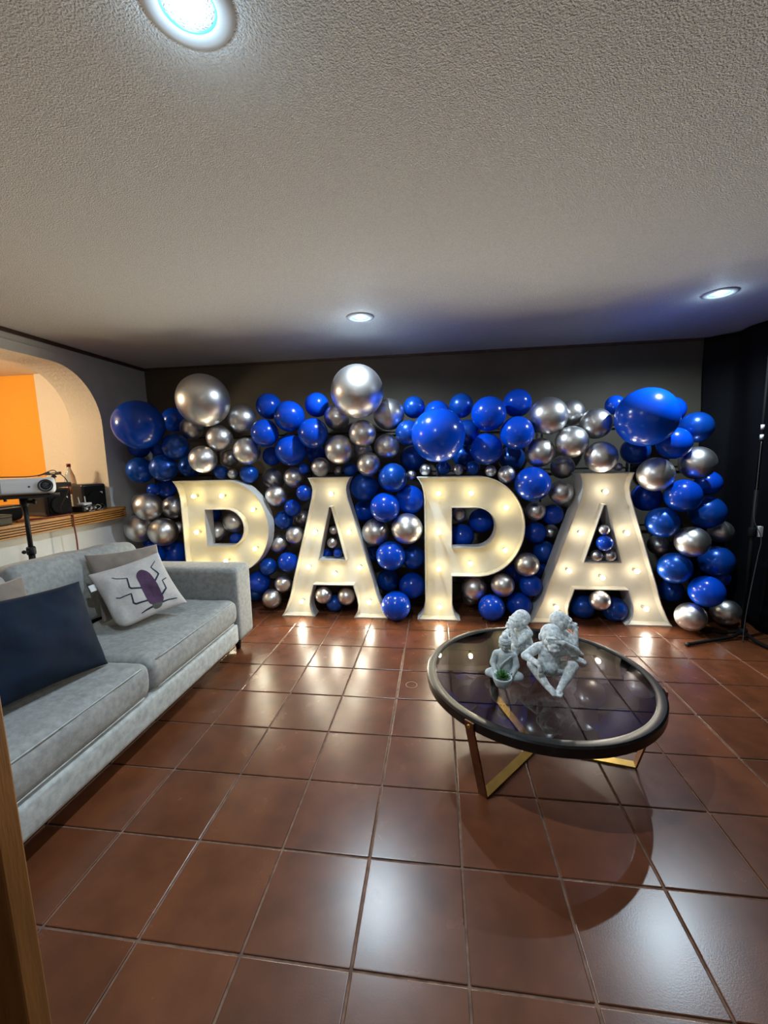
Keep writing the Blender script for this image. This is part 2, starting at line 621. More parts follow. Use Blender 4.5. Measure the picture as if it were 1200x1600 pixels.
WARM = [(1.0, .78, .28), (1.0, .83, .44), (1.0, .80, .35), (1.0, .84, .56)]
PB = [(.122, 1.13), (.400, 1.13), (.692, 1.002), (.690, .634), (.395, .512), (.120, .79), (.122, .460), (.125, .112)]
po, ph = p_outline()
letter('left lit white letter P, its foot hidden behind the sofa', -2.375, po, [ph], PB, WARM[0])
ao, ah = a_outline(False)
letter('left lit white letter A, beside the far sofa arm', -.948, ao, [ah], [(.01, 1.137), (-.155, .79), (.160, .79), (-.232, .463), (.013, .404), (.246, .467), (-.312, .133), (.327, .14)], WARM[1])
letter('right lit white letter P, standing in the middle of the wall', -.112, po, [ph], PB, WARM[2])
ao, ah = a_outline(True)
letter('right lit white letter A, behind the coffee table', 1.362, ao, [ah], [(.005, 1.13), (-.172, .785), (.188, .785), (-.257, .457), (.014, .402), (.282, .462), (-.35, .132), (.372, .137)], WARM[3], 3.75)


# ------------------------------------------------------------------ balloons: kind, centre, radius, direction of the knot, label
BALLOONS = [
    ('S', -2.003, 3.420, 1.974, 0.2220, (-0.15, 0.99, -0.05), 'giant chrome silver balloon topping the garland above the left P'),
    ('B', -2.657, 3.450, 1.789, 0.2146, (0.05, 1.00, 0.01), 'giant blue balloon at the far left end of the garland, beside the arch'),
    ('B', -2.608, 3.900, 1.870, 0.1203, (-0.09, 0.99, 0.13), 'blue balloon wedged between the leftmost giant blue and giant silver balloons'),
    ('B', -2.973, 3.834, 1.600, 0.0996, (-0.12, 0.99, 0.03), 'blue balloon peeking out under the leftmost giant blue balloon'),
    ('P', -2.412, 3.589, 1.594, 0.1207, (-0.25, 0.95, -0.17), 'pearly blue balloon left of the silver trio under the left giant silver balloon'),
    ('P', -2.563, 3.603, 1.398, 0.1246, (-0.10, 0.99, -0.11), 'pearly blue balloon nearest the upper left tip of the left P'),
    ('P', -2.884, 3.700, 1.378, 0.1251, (0.08, 0.99, -0.09), 'outermost pearly blue balloon at the left end, above the sill'),
    ('B', -2.871, 3.966, 1.579, 0.0653, (0.05, 0.98, -0.21), 'dark blue balloon half hidden between three blue ones at the left end'),
    ('S', -2.312, 3.708, 1.764, 0.1065, (-0.05, 1.00, -0.03), 'silver balloon tucked under the lower left of the left giant silver balloon'),
    ('S', -1.964, 3.575, 1.656, 0.1171, (-0.19, 0.98, -0.01), 'silver balloon directly under the left giant silver balloon'),
    ('S', -2.096, 3.495, 1.470, 0.1214, (-0.05, 1.00, -0.07), 'silver balloon just above the top edge of the left P, lowest of its cluster'),
    ('S', -1.771, 3.650, 1.826, 0.1286, (-0.20, 0.98, 0.04), 'silver balloon touching the right side of the left giant silver balloon'),
    ('S', -1.714, 3.584, 1.535, 0.1220, (-0.14, 0.99, 0.09), 'silver balloon above the bowl of the left P, beside a blue one'),
    ('S', -2.022, 3.850, 1.476, 0.0851, (-0.27, 0.95, -0.15), 'dull silver balloon in shadow between two bright silver ones above the left P'),
    ('P', -2.480, 3.900, 1.402, 0.1109, (0.00, 0.96, -0.28), 'dark blue balloon in shadow above the tip of the left P'),
    ('P', -2.022, 3.662, 1.347, 0.0646, (-0.04, 0.99, 0.15), 'small blue balloon sitting on the top edge of the left P'),
    ('S', -1.900, 3.640, 1.331, 0.0463, (-0.16, 0.98, -0.15), 'tiny silver balloon sitting on the top edge of the left P'),
    ('P', -1.739, 3.647, 1.325, 0.0843, (-0.06, 0.97, 0.24), 'blue balloon resting on the shoulder of the left P'),
    ('B', -2.764, 3.705, 1.189, 0.0606, (0.06, 1.00, 0.07), 'small blue balloon above the silver group left of the left P'),
    ('B', -2.782, 3.922, 1.185, 0.0946, (0.11, 0.99, -0.08), 'dark blue balloon in shadow beside the upper stem of the left P'),
    ('S', -3.006, 3.850, 1.054, 0.1042, (-0.01, 1.00, -0.05), 'dull silver balloon behind the brighter one at the end of the sill'),
    ('S', -2.755, 3.595, 1.031, 0.1292, (0.03, 1.00, 0.09), 'upper bright silver balloon left of the left P, near the sill end'),
    ('S', -2.702, 3.898, 0.988, 0.1168, (-0.06, 1.00, 0.04), 'silver balloon partly hidden behind the stem of the left P'),
    ('S', -2.970, 3.720, 0.799, 0.1397, (0.02, 0.99, 0.15), 'outermost silver balloon below the end of the wooden sill'),
    ('S', -2.641, 3.620, 0.781, 0.1360, (-0.23, 0.95, -0.22), 'lower bright silver balloon left of the left P, above the sofa'),
    ('S', -2.663, 3.900, 0.777, 0.0630, (0.15, 0.98, -0.15), 'sliver of silver balloon against the left edge of the left P'),
    ('B', -2.793, 3.646, 0.551, 0.1089, (-0.36, 0.93, -0.06), 'blue balloon just above the sofa, left one of two'),
    ('B', -2.716, 3.864, 0.513, 0.1221, (-0.05, 1.00, -0.07), 'blue balloon just above the sofa, right one beside the left P'),
    ('B', -3.021, 3.950, 0.616, 0.0893, (-0.08, 0.99, -0.09), 'dark blue balloon in shadow between silver ones left of the left P'),
    ('S', -2.176, 3.783, 0.751, 0.1042, (0.03, 1.00, 0.02), 'lower silver balloon inside the hole of the left P'),
    ('S', -1.989, 3.777, 0.856, 0.1083, (0.25, 0.95, -0.21), 'upper silver balloon inside the hole of the left P'),
    ('B', -2.275, 3.900, 0.916, 0.0818, (0.24, 0.96, -0.13), 'dark blue balloon in the upper corner of the hole of the left P'),
    ('B', -1.964, 3.750, 0.681, 0.0642, (0.13, 0.99, -0.09), 'small blue balloon at the bottom of the hole of the left P'),
    ('S', -1.619, 3.920, 1.257, 0.1126, (-0.11, 0.99, 0.01), 'dull silver balloon in shadow above the gap between left P and left A'),
    ('S', -1.325, 3.702, 1.282, 0.0957, (0.17, 0.98, 0.07), 'silver balloon beside the upper left tip of the left A'),
    ('S', -1.492, 3.660, 1.118, 0.0999, (0.32, 0.94, 0.04), 'bright silver balloon right of the bowl of the left P, highest there'),
    ('B', -1.211, 3.658, 1.363, 0.0471, (-0.05, 0.98, -0.18), 'tiny blue balloon above the upper left tip of the left A'),
    ('S', -1.048, 3.637, 1.376, 0.0861, (-0.00, 1.00, -0.07), 'silver balloon resting on the top edge of the left A'),
    ('B', -1.200, 3.600, 1.144, 0.0727, (0.01, 1.00, 0.04), 'small blue balloon touching the upper left edge of the left A'),
    ('B', -1.344, 3.668, 1.000, 0.0781, (0.12, 0.99, 0.07), 'upper of two blue balloons between left P and left A'),
    ('P', -1.453, 3.718, 0.878, 0.0901, (0.24, 0.97, 0.02), 'lower of two blue balloons in the upper gap between left P and left A'),
    ('S', -1.342, 3.950, 0.865, 0.0894, (0.12, 0.99, -0.06), 'dull silver balloon in shadow beside the left leg of the left A'),
    ('S', -1.531, 3.766, 0.643, 0.1020, (0.11, 0.97, 0.21), 'silver balloon touching the right side of the bowl of the left P'),
    ('S', -1.337, 3.680, 0.741, 0.0886, (0.00, 0.94, 0.35), 'silver balloon touching the left leg of the left A, middle of the gap'),
    ('P', -1.617, 3.668, 0.433, 0.0825, (0.19, 0.95, 0.23), 'blue balloon just above the far arm of the sofa'),
    ('B', -1.414, 3.660, 0.483, 0.0959, (0.01, 1.00, -0.09), 'blue balloon beside the lower left leg of the left A'),
    ('B', -1.745, 3.720, 0.264, 0.1102, (-0.06, 0.99, -0.10), 'blue balloon half hidden by the far sofa arm'),
    ('S', -1.473, 3.665, 0.269, 0.0835, (-0.04, 1.00, -0.06), 'upper silver balloon in the lower gap left of the left A'),
    ('S', -1.576, 3.615, 0.134, 0.0913, (-0.13, 0.98, 0.15), 'lowest silver balloon in the gap left of the left A'),
    ('P', -1.862, 3.900, 0.081, 0.0773, (0.11, 0.97, -0.20), 'dark blue balloon low down beside the far sofa arm'),
    ('S', -0.913, 3.750, 1.333, 0.0415, (0.02, 0.99, -0.11), 'tiny dull silver balloon over the middle top of the left A'),
    ('B', -1.538, 3.720, 1.941, 0.1169, (-0.19, 0.98, 0.10), 'leftmost blue balloon of the top row between the two giant silver ones'),
    ('B', -1.290, 3.563, 1.827, 0.1339, (-0.13, 0.98, 0.17), 'matte blue balloon in the middle of the blue cluster over the first gap'),
    ('B', -1.522, 3.556, 1.688, 0.1222, (-0.36, 0.93, -0.06), 'lower left matte blue balloon of the cluster over the first gap'),
    ('B', -1.078, 3.707, 1.934, 0.1086, (0.10, 0.99, -0.04), 'blue balloon at the left of the middle giant silver balloon, on top row'),
    ('B', -1.073, 3.538, 1.671, 0.1311, (-0.01, 0.97, 0.25), 'lower right matte blue balloon of the cluster, beside silver ones'),
    ('B', -1.311, 3.620, 1.533, 0.1395, (-0.08, 0.90, 0.42), 'lowest matte blue balloon of the cluster over the first gap'),
    ('B', -1.610, 3.900, 1.487, 0.0924, (-0.16, 0.99, 0.01), 'dark blue balloon in shadow below the cluster over the first gap'),
    ('B', -1.168, 3.900, 1.505, 0.0981, (0.06, 1.00, 0.05), 'dark blue balloon in shadow above the left A'),
    ('S', -0.648, 3.420, 1.990, 0.2158, (-0.12, 0.99, 0.03), 'giant chrome silver balloon at the top middle of the garland'),
    ('S', -0.889, 3.674, 1.813, 0.1151, (0.27, 0.94, -0.19), 'silver balloon under the left side of the middle giant silver balloon'),
    ('S', -0.420, 3.678, 1.824, 0.1377, (-0.13, 0.99, -0.07), 'silver balloon at the right side of the middle giant silver balloon'),
    ('S', -0.639, 3.557, 1.658, 0.1178, (-0.33, 0.95, 0.00), 'silver balloon directly under the middle giant silver balloon'),
    ('S', -0.850, 3.563, 1.525, 0.1280, (0.20, 0.97, 0.11), 'silver balloon above the left A, largest of its lower silver group'),
    ('S', -0.440, 3.646, 1.543, 0.1116, (0.13, 0.99, -0.03), 'silver balloon left of the giant blue balloon above the right P'),
    ('S', -0.596, 3.580, 1.392, 0.1054, (0.21, 0.97, 0.10), 'silver balloon above the upper right tip of the left A'),
    ('S', -0.696, 3.900, 1.512, 0.0850, (0.04, 1.00, -0.02), 'dull silver balloon in shadow amid the group above the left A'),
    ('P', -0.794, 3.720, 1.344, 0.0645, (-0.02, 1.00, 0.00), 'small dark blue balloon behind the top edge of the left A'),
    ('P', -0.202, 3.753, 1.885, 0.0974, (-0.01, 1.00, -0.02), 'blue balloon upper left of the giant blue balloon above the right P'),
    ('P', -0.248, 3.614, 1.654, 0.1098, (0.16, 0.99, -0.02), 'blue balloon touching the left side of the giant blue above the right P'),
    ('B', 0.010, 3.400, 1.617, 0.2161, (0.25, 0.97, 0.02), 'giant blue balloon above the right P'),
    ('B', 0.000, 3.748, 1.824, 0.1115, (0.19, 0.95, -0.26), 'blue balloon showing over the top of the giant blue above the right P'),
    ('P', 0.213, 3.761, 1.884, 0.1068, (0.16, 0.97, -0.17), 'blue balloon upper right of the giant blue balloon above the right P'),
    ('P', 0.263, 3.720, 1.647, 0.1128, (-0.06, 0.99, 0.12), 'pearly blue balloon behind the right side of the giant blue above the right P'),
    ('B', 0.426, 3.561, 1.787, 0.1421, (0.07, 0.99, -0.10), 'matte blue balloon at top centre right, left of the highest one there'),
    ('B', 0.684, 3.720, 1.882, 0.1184, (-0.01, 1.00, 0.04), 'highest matte blue balloon right of centre, beside silver ones'),
    ('B', 0.648, 3.517, 1.620, 0.1359, (0.10, 0.98, -0.19), 'matte blue balloon directly left of the chrome group on the right'),
    ('B', 0.413, 3.582, 1.499, 0.1330, (-0.10, 1.00, 0.01), 'blue balloon right below centre, above the bowl of the right P'),
    ('P', -0.228, 3.920, 1.435, 0.1205, (-0.18, 0.98, 0.02), 'dark blue balloon in shadow above the upper left tip of the right P'),
    ('P', 0.248, 3.900, 1.448, 0.1111, (-0.05, 1.00, -0.05), 'dark blue balloon in shadow above the middle of the right P'),
    ('P', 0.683, 3.920, 1.414, 0.1145, (0.04, 0.99, 0.14), 'dark blue balloon in shadow above the right shoulder of the right P'),
    ('S', 0.902, 3.560, 1.753, 0.1501, (0.11, 0.99, 0.10), 'large chrome balloon right of the matte blue pair, highest of the right silvers'),
    ('S', 1.134, 3.741, 1.788, 0.1061, (-0.05, 1.00, 0.07), 'silver balloon behind the largest of the right chrome group'),
    ('S', 1.083, 3.541, 1.539, 0.1278, (-0.04, 0.99, 0.16), 'chrome balloon in the middle of the right silver group'),
    ('S', 0.851, 3.601, 1.460, 0.1213, (-0.16, 0.96, 0.23), 'silver balloon above the blue one between right P and right A'),
    ('S', 1.107, 3.850, 1.326, 0.1034, (0.00, 0.98, -0.18), 'dull silver balloon in shadow left of the top of the right A'),
    ('S', -0.230, 3.720, 1.287, 0.0432, (0.23, 0.97, -0.02), 'tiny dull silver balloon left of the tip of the right P'),
    ('S', -0.103, 3.645, 1.332, 0.0497, (-0.05, 1.00, -0.02), 'first small silver balloon from the left on top of the right P'),
    ('P', 0.056, 3.666, 1.344, 0.0616, (-0.05, 0.97, 0.22), 'left small blue balloon in the row on top of the right P'),
    ('S', 0.182, 3.646, 1.328, 0.0462, (-0.01, 1.00, 0.01), 'second small silver balloon on top of the right P, between blue ones'),
    ('P', 0.309, 3.666, 1.341, 0.0587, (-0.31, 0.95, -0.04), 'right small blue balloon in the row on top of the right P'),
    ('S', 0.456, 3.633, 1.312, 0.0487, (-0.04, 0.99, -0.14), 'third small silver balloon on top of the right P'),
    ('S', 0.585, 3.602, 1.281, 0.0748, (0.14, 0.98, -0.15), 'silver balloon on the right shoulder of the right P'),
    ('B', 0.789, 3.558, 1.201, 0.1461, (-0.12, 0.99, 0.11), 'large blue balloon upper in the gap between right P and right A'),
    ('S', 1.047, 3.660, 1.120, 0.0996, (-0.11, 0.97, 0.20), 'silver balloon left of the upper part of the right A'),
    ('S', 0.852, 3.698, 0.956, 0.0858, (-0.13, 0.99, -0.01), 'silver balloon beside the bowl of the right P, below a large blue one'),
    ('B', 1.014, 3.763, 0.912, 0.0912, (-0.11, 0.99, 0.08), 'blue balloon left of the right A at mid height'),
    ('B', 0.879, 3.800, 0.744, 0.0953, (0.13, 0.98, 0.14), 'blue balloon beside the widest part of the bowl of the right P'),
    ('S', 1.049, 3.950, 0.716, 0.0751, (0.30, 0.94, -0.17), 'dull silver balloon in shadow left of the right A'),
    ('P', 0.968, 3.854, 0.557, 0.1021, (-0.19, 0.97, -0.12), 'blue balloon above the low silver one between right P and right A'),
    ('S', 0.764, 3.580, 0.504, 0.1043, (-0.13, 0.99, 0.10), 'silver balloon touching the lower bowl of the right P'),
    ('S', 0.564, 3.585, 0.315, 0.1021, (-0.42, 0.85, 0.32), 'silver balloon under the bowl of the right P, right one'),
    ('S', 0.327, 3.682, 0.251, 0.1138, (0.14, 0.99, 0.06), 'silver balloon under the bowl of the right P, beside its stem'),
    ('S', 0.319, 3.900, 0.089, 0.0850, (0.24, 0.97, 0.01), 'dull silver balloon low in shadow right of the stem of the right P'),
    ('B', 0.468, 3.553, 0.119, 0.1150, (-0.18, 0.98, -0.11), 'blue balloon on the floor right of the stem of the right P'),
    ('B', 0.720, 3.650, 0.116, 0.1093, (-0.12, 0.99, -0.01), 'blue balloon low down behind the monkey statues'),
    ('B', 0.811, 3.630, 0.303, 0.0964, (-0.04, 0.98, -0.17), 'blue balloon beside the lower left leg of the right A'),
    ('B', 0.723, 3.920, 0.318, 0.0889, (-0.02, 1.00, 0.00), 'dark blue balloon in shadow below the bowl of the right P'),
    ('B', 0.984, 3.950, 0.345, 0.0820, (0.15, 0.97, 0.16), 'dark blue balloon in shadow beside the left leg of the right A'),
    ('S', 0.194, 3.750, 0.918, 0.0635, (0.14, 0.99, -0.05), 'small silver balloon inside the hole of the right P'),
    ('B', 0.403, 3.857, 0.845, 0.1137, (-0.07, 0.99, -0.09), 'right blue balloon inside the hole of the right P'),
    ('B', 0.223, 3.813, 0.707, 0.1141, (-0.24, 0.97, 0.04), 'left blue balloon inside the hole of the right P'),
    ('P', -0.662, 3.721, 1.177, 0.1353, (-0.01, 0.99, -0.16), 'blue balloon beside the upper right edge of the left A'),
    ('P', -0.386, 3.580, 1.271, 0.1274, (-0.09, 0.99, -0.06), 'blue balloon highest in the gap between left A and right P'),
    ('B', -0.456, 3.539, 1.014, 0.1303, (-0.01, 1.00, 0.06), 'glossy blue balloon in front in the gap between left A and right P'),
    ('B', -0.249, 3.700, 1.062, 0.1318, (0.07, 0.99, -0.09), 'blue balloon touching the upper stem of the right P'),
    ('B', -0.706, 3.920, 0.936, 0.1063, (-0.09, 1.00, -0.03), 'dark blue balloon in shadow beside the right leg of the left A'),
    ('S', -0.558, 3.628, 0.779, 0.1237, (-0.01, 0.84, -0.54), 'left silver balloon of the pair between left A and right P'),
    ('S', -0.267, 3.561, 0.821, 0.1375, (0.05, 0.98, 0.20), 'right silver balloon of the pair between left A and right P'),
    ('B', -0.415, 3.548, 0.580, 0.1306, (0.10, 0.99, 0.00), 'glossy blue balloon below the silver pair between left A and right P'),
    ('P', -0.226, 3.720, 0.524, 0.1094, (-0.19, 0.98, -0.08), 'dark blue balloon beside the stem of the right P below a silver one'),
    ('P', -0.638, 3.950, 0.501, 0.0763, (0.07, 1.00, 0.04), 'dark blue balloon in shadow right of the left A at knee height'),
    ('P', -0.477, 3.850, 0.258, 0.1116, (0.14, 0.99, -0.06), 'dark blue balloon in shadow low between left A and right P'),
    ('B', -0.239, 3.720, 0.254, 0.1218, (-0.13, 0.96, 0.25), 'blue balloon beside the lower stem of the right P'),
    ('B', -0.371, 3.499, 0.135, 0.1301, (-0.05, 0.99, 0.10), 'blue balloon on the floor between left A and right P'),
    ('S', -0.947, 3.633, 0.795, 0.0426, (0.10, 0.99, -0.13), 'top tiny silver balloon in the triangle of the left A'),
    ('S', -0.956, 3.600, 0.684, 0.0490, (0.05, 1.00, -0.08), 'lower tiny silver balloon in the triangle of the left A'),
    ('B', -1.041, 3.717, 0.552, 0.0478, (-0.01, 1.00, 0.05), 'left tiny blue balloon in the triangle of the left A'),
    ('B', -0.909, 3.603, 0.589, 0.0426, (-0.13, 0.99, -0.05), 'right tiny blue balloon in the triangle of the left A'),
    ('S', -1.056, 3.580, 0.192, 0.0790, (-0.18, 0.98, 0.11), 'left silver balloon between the feet of the left A'),
    ('S', -0.848, 3.615, 0.172, 0.0822, (0.07, 1.00, -0.05), 'right silver balloon between the feet of the left A'),
    ('P', -0.976, 3.667, 0.083, 0.0792, (-0.03, 0.99, 0.12), 'dark blue balloon on the floor between the feet of the left A'),
    ('B', 1.554, 3.360, 1.702, 0.2153, (0.13, 0.99, -0.07), 'giant blue balloon above the right A, largest blue at the right'),
    ('B', 1.924, 3.750, 1.781, 0.1060, (-0.02, 0.98, 0.18), 'blue balloon behind the right edge of the rightmost giant blue one'),
    ('B', 1.483, 3.750, 1.839, 0.0796, (-0.05, 0.98, 0.20), 'blue balloon behind the upper left of the rightmost giant blue one'),
    ('S', 1.285, 3.600, 1.682, 0.1234, (0.10, 0.98, -0.17), 'silver balloon half shaded by the rightmost giant blue balloon'),
    ('S', 1.303, 3.514, 1.413, 0.1242, (-0.06, 1.00, 0.03), 'silver balloon resting on the top edge of the right A'),
    ('S', 1.499, 3.668, 1.325, 0.0351, (-0.21, 0.98, 0.04), 'tiny silver balloon on the top right of the right A'),
    ('P', 1.658, 3.740, 1.457, 0.1143, (0.08, 1.00, -0.00), 'dark blue balloon below the rightmost giant blue balloon'),
    ('B', 1.829, 3.494, 1.506, 0.1217, (0.25, 0.97, 0.06), 'blue balloon at the lower right of the rightmost giant blue one'),
    ('P', 2.037, 3.600, 1.628, 0.1195, (0.12, 0.98, 0.13), 'highest blue balloon on the right edge of the garland'),
    ('S', 2.024, 3.527, 1.349, 0.1275, (-0.04, 1.00, 0.07), 'silver balloon high on the right edge of the garland'),
    ('S', 1.701, 3.481, 1.268, 0.1318, (0.03, 1.00, 0.10), 'silver balloon at the upper right tip of the right A'),
    ('B', 2.248, 3.750, 1.174, 0.0997, (0.23, 0.97, -0.11), 'blue balloon behind the high silver one on the right edge'),
    ('B', 1.820, 3.850, 1.049, 0.1209, (0.11, 0.99, -0.01), 'dark blue balloon in shadow beside the upper right A'),
    ('B', 1.900, 3.458, 1.100, 0.1271, (0.14, 0.99, 0.04), 'glossy blue balloon on the right, below two silver ones'),
    ('P', 2.156, 3.580, 0.950, 0.1305, (-0.16, 0.98, -0.07), 'blue balloon on the right edge at the height of the projector'),
    ('P', 1.798, 3.524, 0.878, 0.1231, (-0.09, 0.96, 0.26), 'blue balloon beside the right leg of the right A, upper'),
    ('S', 1.978, 3.434, 0.738, 0.1193, (-0.16, 0.97, 0.17), 'large silver balloon midway up the right end'),
    ('S', 2.329, 3.680, 0.774, 0.0915, (-0.05, 1.00, 0.03), 'dull silver balloon on the right edge in shade, midway up'),
    ('S', 1.971, 3.900, 0.615, 0.0914, (0.01, 0.97, 0.24), 'dull silver balloon in shadow beside the right leg of the right A'),
    ('P', 1.891, 3.483, 0.514, 0.1232, (0.09, 1.00, 0.03), 'pearly blue balloon beside the right leg of the right A, lower'),
    ('P', 2.240, 3.560, 0.554, 0.1247, (-0.25, 0.94, 0.24), 'blue balloon on the right edge below the midway silver ones'),
    ('P', 2.045, 3.800, 0.223, 0.1018, (0.11, 0.99, 0.09), 'dark blue balloon in shadow by the right foot of the right A'),
    ('B', 2.085, 3.392, 0.352, 0.1221, (-0.08, 0.99, -0.13), 'glossy blue balloon low on the right end, above two silver ones'),
    ('B', 2.412, 3.750, 0.355, 0.0676, (0.07, 1.00, -0.04), 'dark blue balloon deep in shade low on the right edge'),
    ('S', 1.994, 3.408, 0.136, 0.1104, (0.07, 0.99, 0.10), 'silver balloon on the floor right of the right A'),
    ('S', 2.317, 3.520, 0.143, 0.1047, (0.06, 0.98, 0.18), 'silver balloon on the floor by the black light stand'),
    ('S', 1.360, 3.535, 0.815, 0.0438, (-0.28, 0.95, 0.12), 'top small silver balloon in the triangle of the right A'),
    ('B', 1.367, 3.525, 0.705, 0.0645, (0.11, 0.99, 0.09), 'small blue balloon in the triangle of the right A'),
    ('S', 1.323, 3.565, 0.590, 0.0489, (0.14, 0.98, 0.13), 'lower left small silver balloon in the triangle of the right A'),
    ('S', 1.430, 3.565, 0.590, 0.0482, (0.12, 0.98, -0.16), 'lower right small silver balloon in the triangle of the right A'),
    ('S', 1.351, 3.525, 0.215, 0.0835, (0.01, 1.00, -0.03), 'silver balloon between the feet of the right A'),
    ('P', 1.263, 3.665, 0.109, 0.1057, (0.04, 0.99, -0.14), 'left blue balloon on the floor between the feet of the right A'),
    ('P', 1.509, 3.620, 0.106, 0.1034, (0.06, 0.99, -0.15), 'right blue balloon on the floor between the feet of the right A'),
]
PROF = [(0, -1.0)] + [(math.sin(math.radians(a)), -math.cos(math.radians(a))) for a in range(9, 163, 9)] + [(.235, .972), (.165, 1.0), (.105, 1.035), (.075, 1.06), (.10, 1.075), (.085, 1.095), (.11, 1.125), (.15, 1.145), (.0, 1.135)]
proto = {}
for kind, x, y, z, r, d, label in BALLOONS:
    if kind not in proto:
        o = finish('balloon', lathe(bmesh.new(), PROF, 40), {'S': M['chrome'], 'B': M['blue'], 'P': M['pearl']}[kind])
        proto[kind] = o
    else:
        o = proto[kind].copy()
        COL.objects.link(o)
    o.location = (x, y, z)
    o.scale = (r, r, r)
    o.rotation_mode = 'QUATERNION'
    o.rotation_quaternion = Vector(d).to_track_quat('Z', 'Y')
    tag(o, label, 'balloon', 'silver balloons of the garland' if kind == 'S' else 'blue balloons of the garland')

# ------------------------------------------------------------------ sofa
M['sofa'] = mat('grey_velour', (0.24, 0.25, 0.248), 0.85, var=0.20, vscale=38, bump=0.30, bscale=70, bdist=0.004, sheen=0.1)
M['sofa_lit'] = mat('grey_velour_lit', (0.35, 0.38, 0.385), 0.8, var=0.22, vscale=35, bump=0.2, bscale=120, bdist=0.002, sheen=0.1)  # same velour as the seats, lightened for lamplight on the base; piping shares it
M['navy'] = mat('navy_velvet', (0.0018, 0.0085, 0.023), 0.8, var=0.3, vscale=9, bump=0.2, bscale=40, spec=0.2)
M['taupe'] = mat('taupe_velour', (0.155, 0.125, 0.105), 0.85, var=0.15, vscale=14, bump=0.25, bscale=60, sheen=0.35)
M['linen'] = mat('pale_linen', (0.42, 0.40, 0.385), 0.9, var=0.07, vscale=60, bump=0.25, bscale=260, bdist=0.001)
M['ink'] = mat('dark_blue_print', (0.012, 0.018, 0.032), 0.9)
M['purple'] = mat('purple_print', (0.055, 0.022, 0.060), 0.9, var=0.25, vscale=25)
M['green_print'] = mat('dull_green_print', (0.07, 0.08, 0.06), 0.9)

SX0, SX1, ZB = -2.52, -1.455, 0.118
sofa = thing('sofa', 'long light grey velour sofa with low arms along the left wall', 'sofa', ((SX0 + SX1) / 2, 1.80, 0))
ox, oy = (SX0 + SX1) / 2, 1.80


def sofa_part(name, lo, hi, r, m, n=(10, 10, 6), fn=None):
    bm = rbox(bmesh.new(), [hi[i] - lo[i] for i in range(3)], r, n, fn)
    return finish(name, bm, m, sofa, loc=[(lo[0] + hi[0]) / 2 - ox, (lo[1] + hi[1]) / 2 - oy, (lo[2] + hi[2]) / 2])


def wob(p, e, a, f, sd):
    return a * noise.noise((p.x * f + sd, p.y * f, p.z * f))


sofa_part('base', (SX0, 0.87, ZB), (SX1 - 0.004, 2.725, 0.262), 0.018, M['sofa_lit'], (8, 14, 5))
sofa_part('back_frame', (SX0, 0.87, 0.262), (SX0 + 0.16, 2.725, 0.70), 0.03, M['sofa'], (6, 14, 8))
for (ya, yb) in ((2.728, 2.958), (0.642, 0.866)):
    sofa_part('arm', (SX0, ya, ZB), (SX1, yb, 0.668), 0.022, M['sofa'], (14, 8, 10), lambda p, e: p + Vector((0, 0, .006 * (1 - e.y ** 2) * (e.z > .5))))


def puff(ax, ay, az, sd, a=0.006):
    def f(p, e):
        q = p.copy()
        q.z += az * (1 - e.x ** 2) * (1 - e.y ** 2) * (1 if e.z > 0 else 0) * e.z
        q.x += ax * (1 - e.z ** 2) * (1 if e.x > 0 else -.4)
        q.y += ay * (1 - e.z ** 2) * e.y
        q += Vector((1, 1, 1)) * a * noise.noise((p.x * 5 + sd, p.y * 5, p.z * 5))
        q.z += .003 * noise.noise((p.x * 22, p.y * 9 + sd, p.z * 9))
        return q
    return f


for k, (ya, yb) in enumerate(((1.803, 2.722), (0.872, 1.797))):
    c = sofa_part('seat_cushion', (-2.20, ya, 0.266), (SX1 - 0.012, yb, 0.448), 0.042, M['sofa'], (26, 30, 10), puff(.014, .0, .018, k * 9))
    bm = bmesh.new()
    hx, hy, hz = (SX1 - 0.012 + 2.20) / 2, (yb - ya) / 2, .091
    for zz in (hz - .014, -hz + .014):
        tube(bm, [(hx + .001 if zz > 0 else hx + .001, -hy + .05 + i * (2 * hy - .1) / 12, zz) for i in range(13)], .0032, 6)
    finish('piping', bm, M['sofa_lit'], c)
for k, (ya, yb, tilt, dz) in enumerate(((1.80, 2.71, 0.045, 0), (0.88, 1.79, .02, .01))):
    bm = rbox(bmesh.new(), (0.21, yb - ya, 0.45), 0.045, (10, 26, 18), puff(.03, .0, .010, 30 + k * 7, .010))
    finish('back_cushion', bm, M['sofa'], sofa, loc=(-2.292 - ox, (ya + yb) / 2 - oy, 0.672 + dz), rot=(-tilt, math.radians(-7), 0))
for x in (SX0 + .08, SX1 - .09):
    for y in (0.73, 2.86):
        finish('leg', lathe(bmesh.new(), [(0, 0), (.017, 0), (.024, .06), (.026, ZB + .002), (0, ZB + .002)], 16), M['black'], sofa, loc=(x - ox, y - oy, 0))


# ------------------------------------------------------------------ throw pillows
def pz(u, v, t, pw=.5):
    return t * (max(0, 1 - abs(u) ** 2.4) * max(0, 1 - abs(v) ** 2.4)) ** pw


def pillow_point(u, v, w_, h_, t, side, sd, lift=0.0):
    a = noise.noise((u * 2.2 + sd, v * 2.2, side * 3.0)) * .015 + noise.noise((u * 6 + sd, v * 6, side)) * .004
    edge = max(abs(u), abs(v))
    a *= 1 - edge ** 6
    x = u * w_ / 2 * (1 - .07 * (1 - v * v))
    z = v * h_ / 2 * (1 - .07 * (1 - u * u))
    if sd == 13:        # this one has a slumped lower corner
        k = max(0, -u) ** 5 * max(0, -v) ** 5
        x += .040 * k
        z += .030 * k
    return Vector((x, -side * (pz(u, v, t) + a + lift), z))


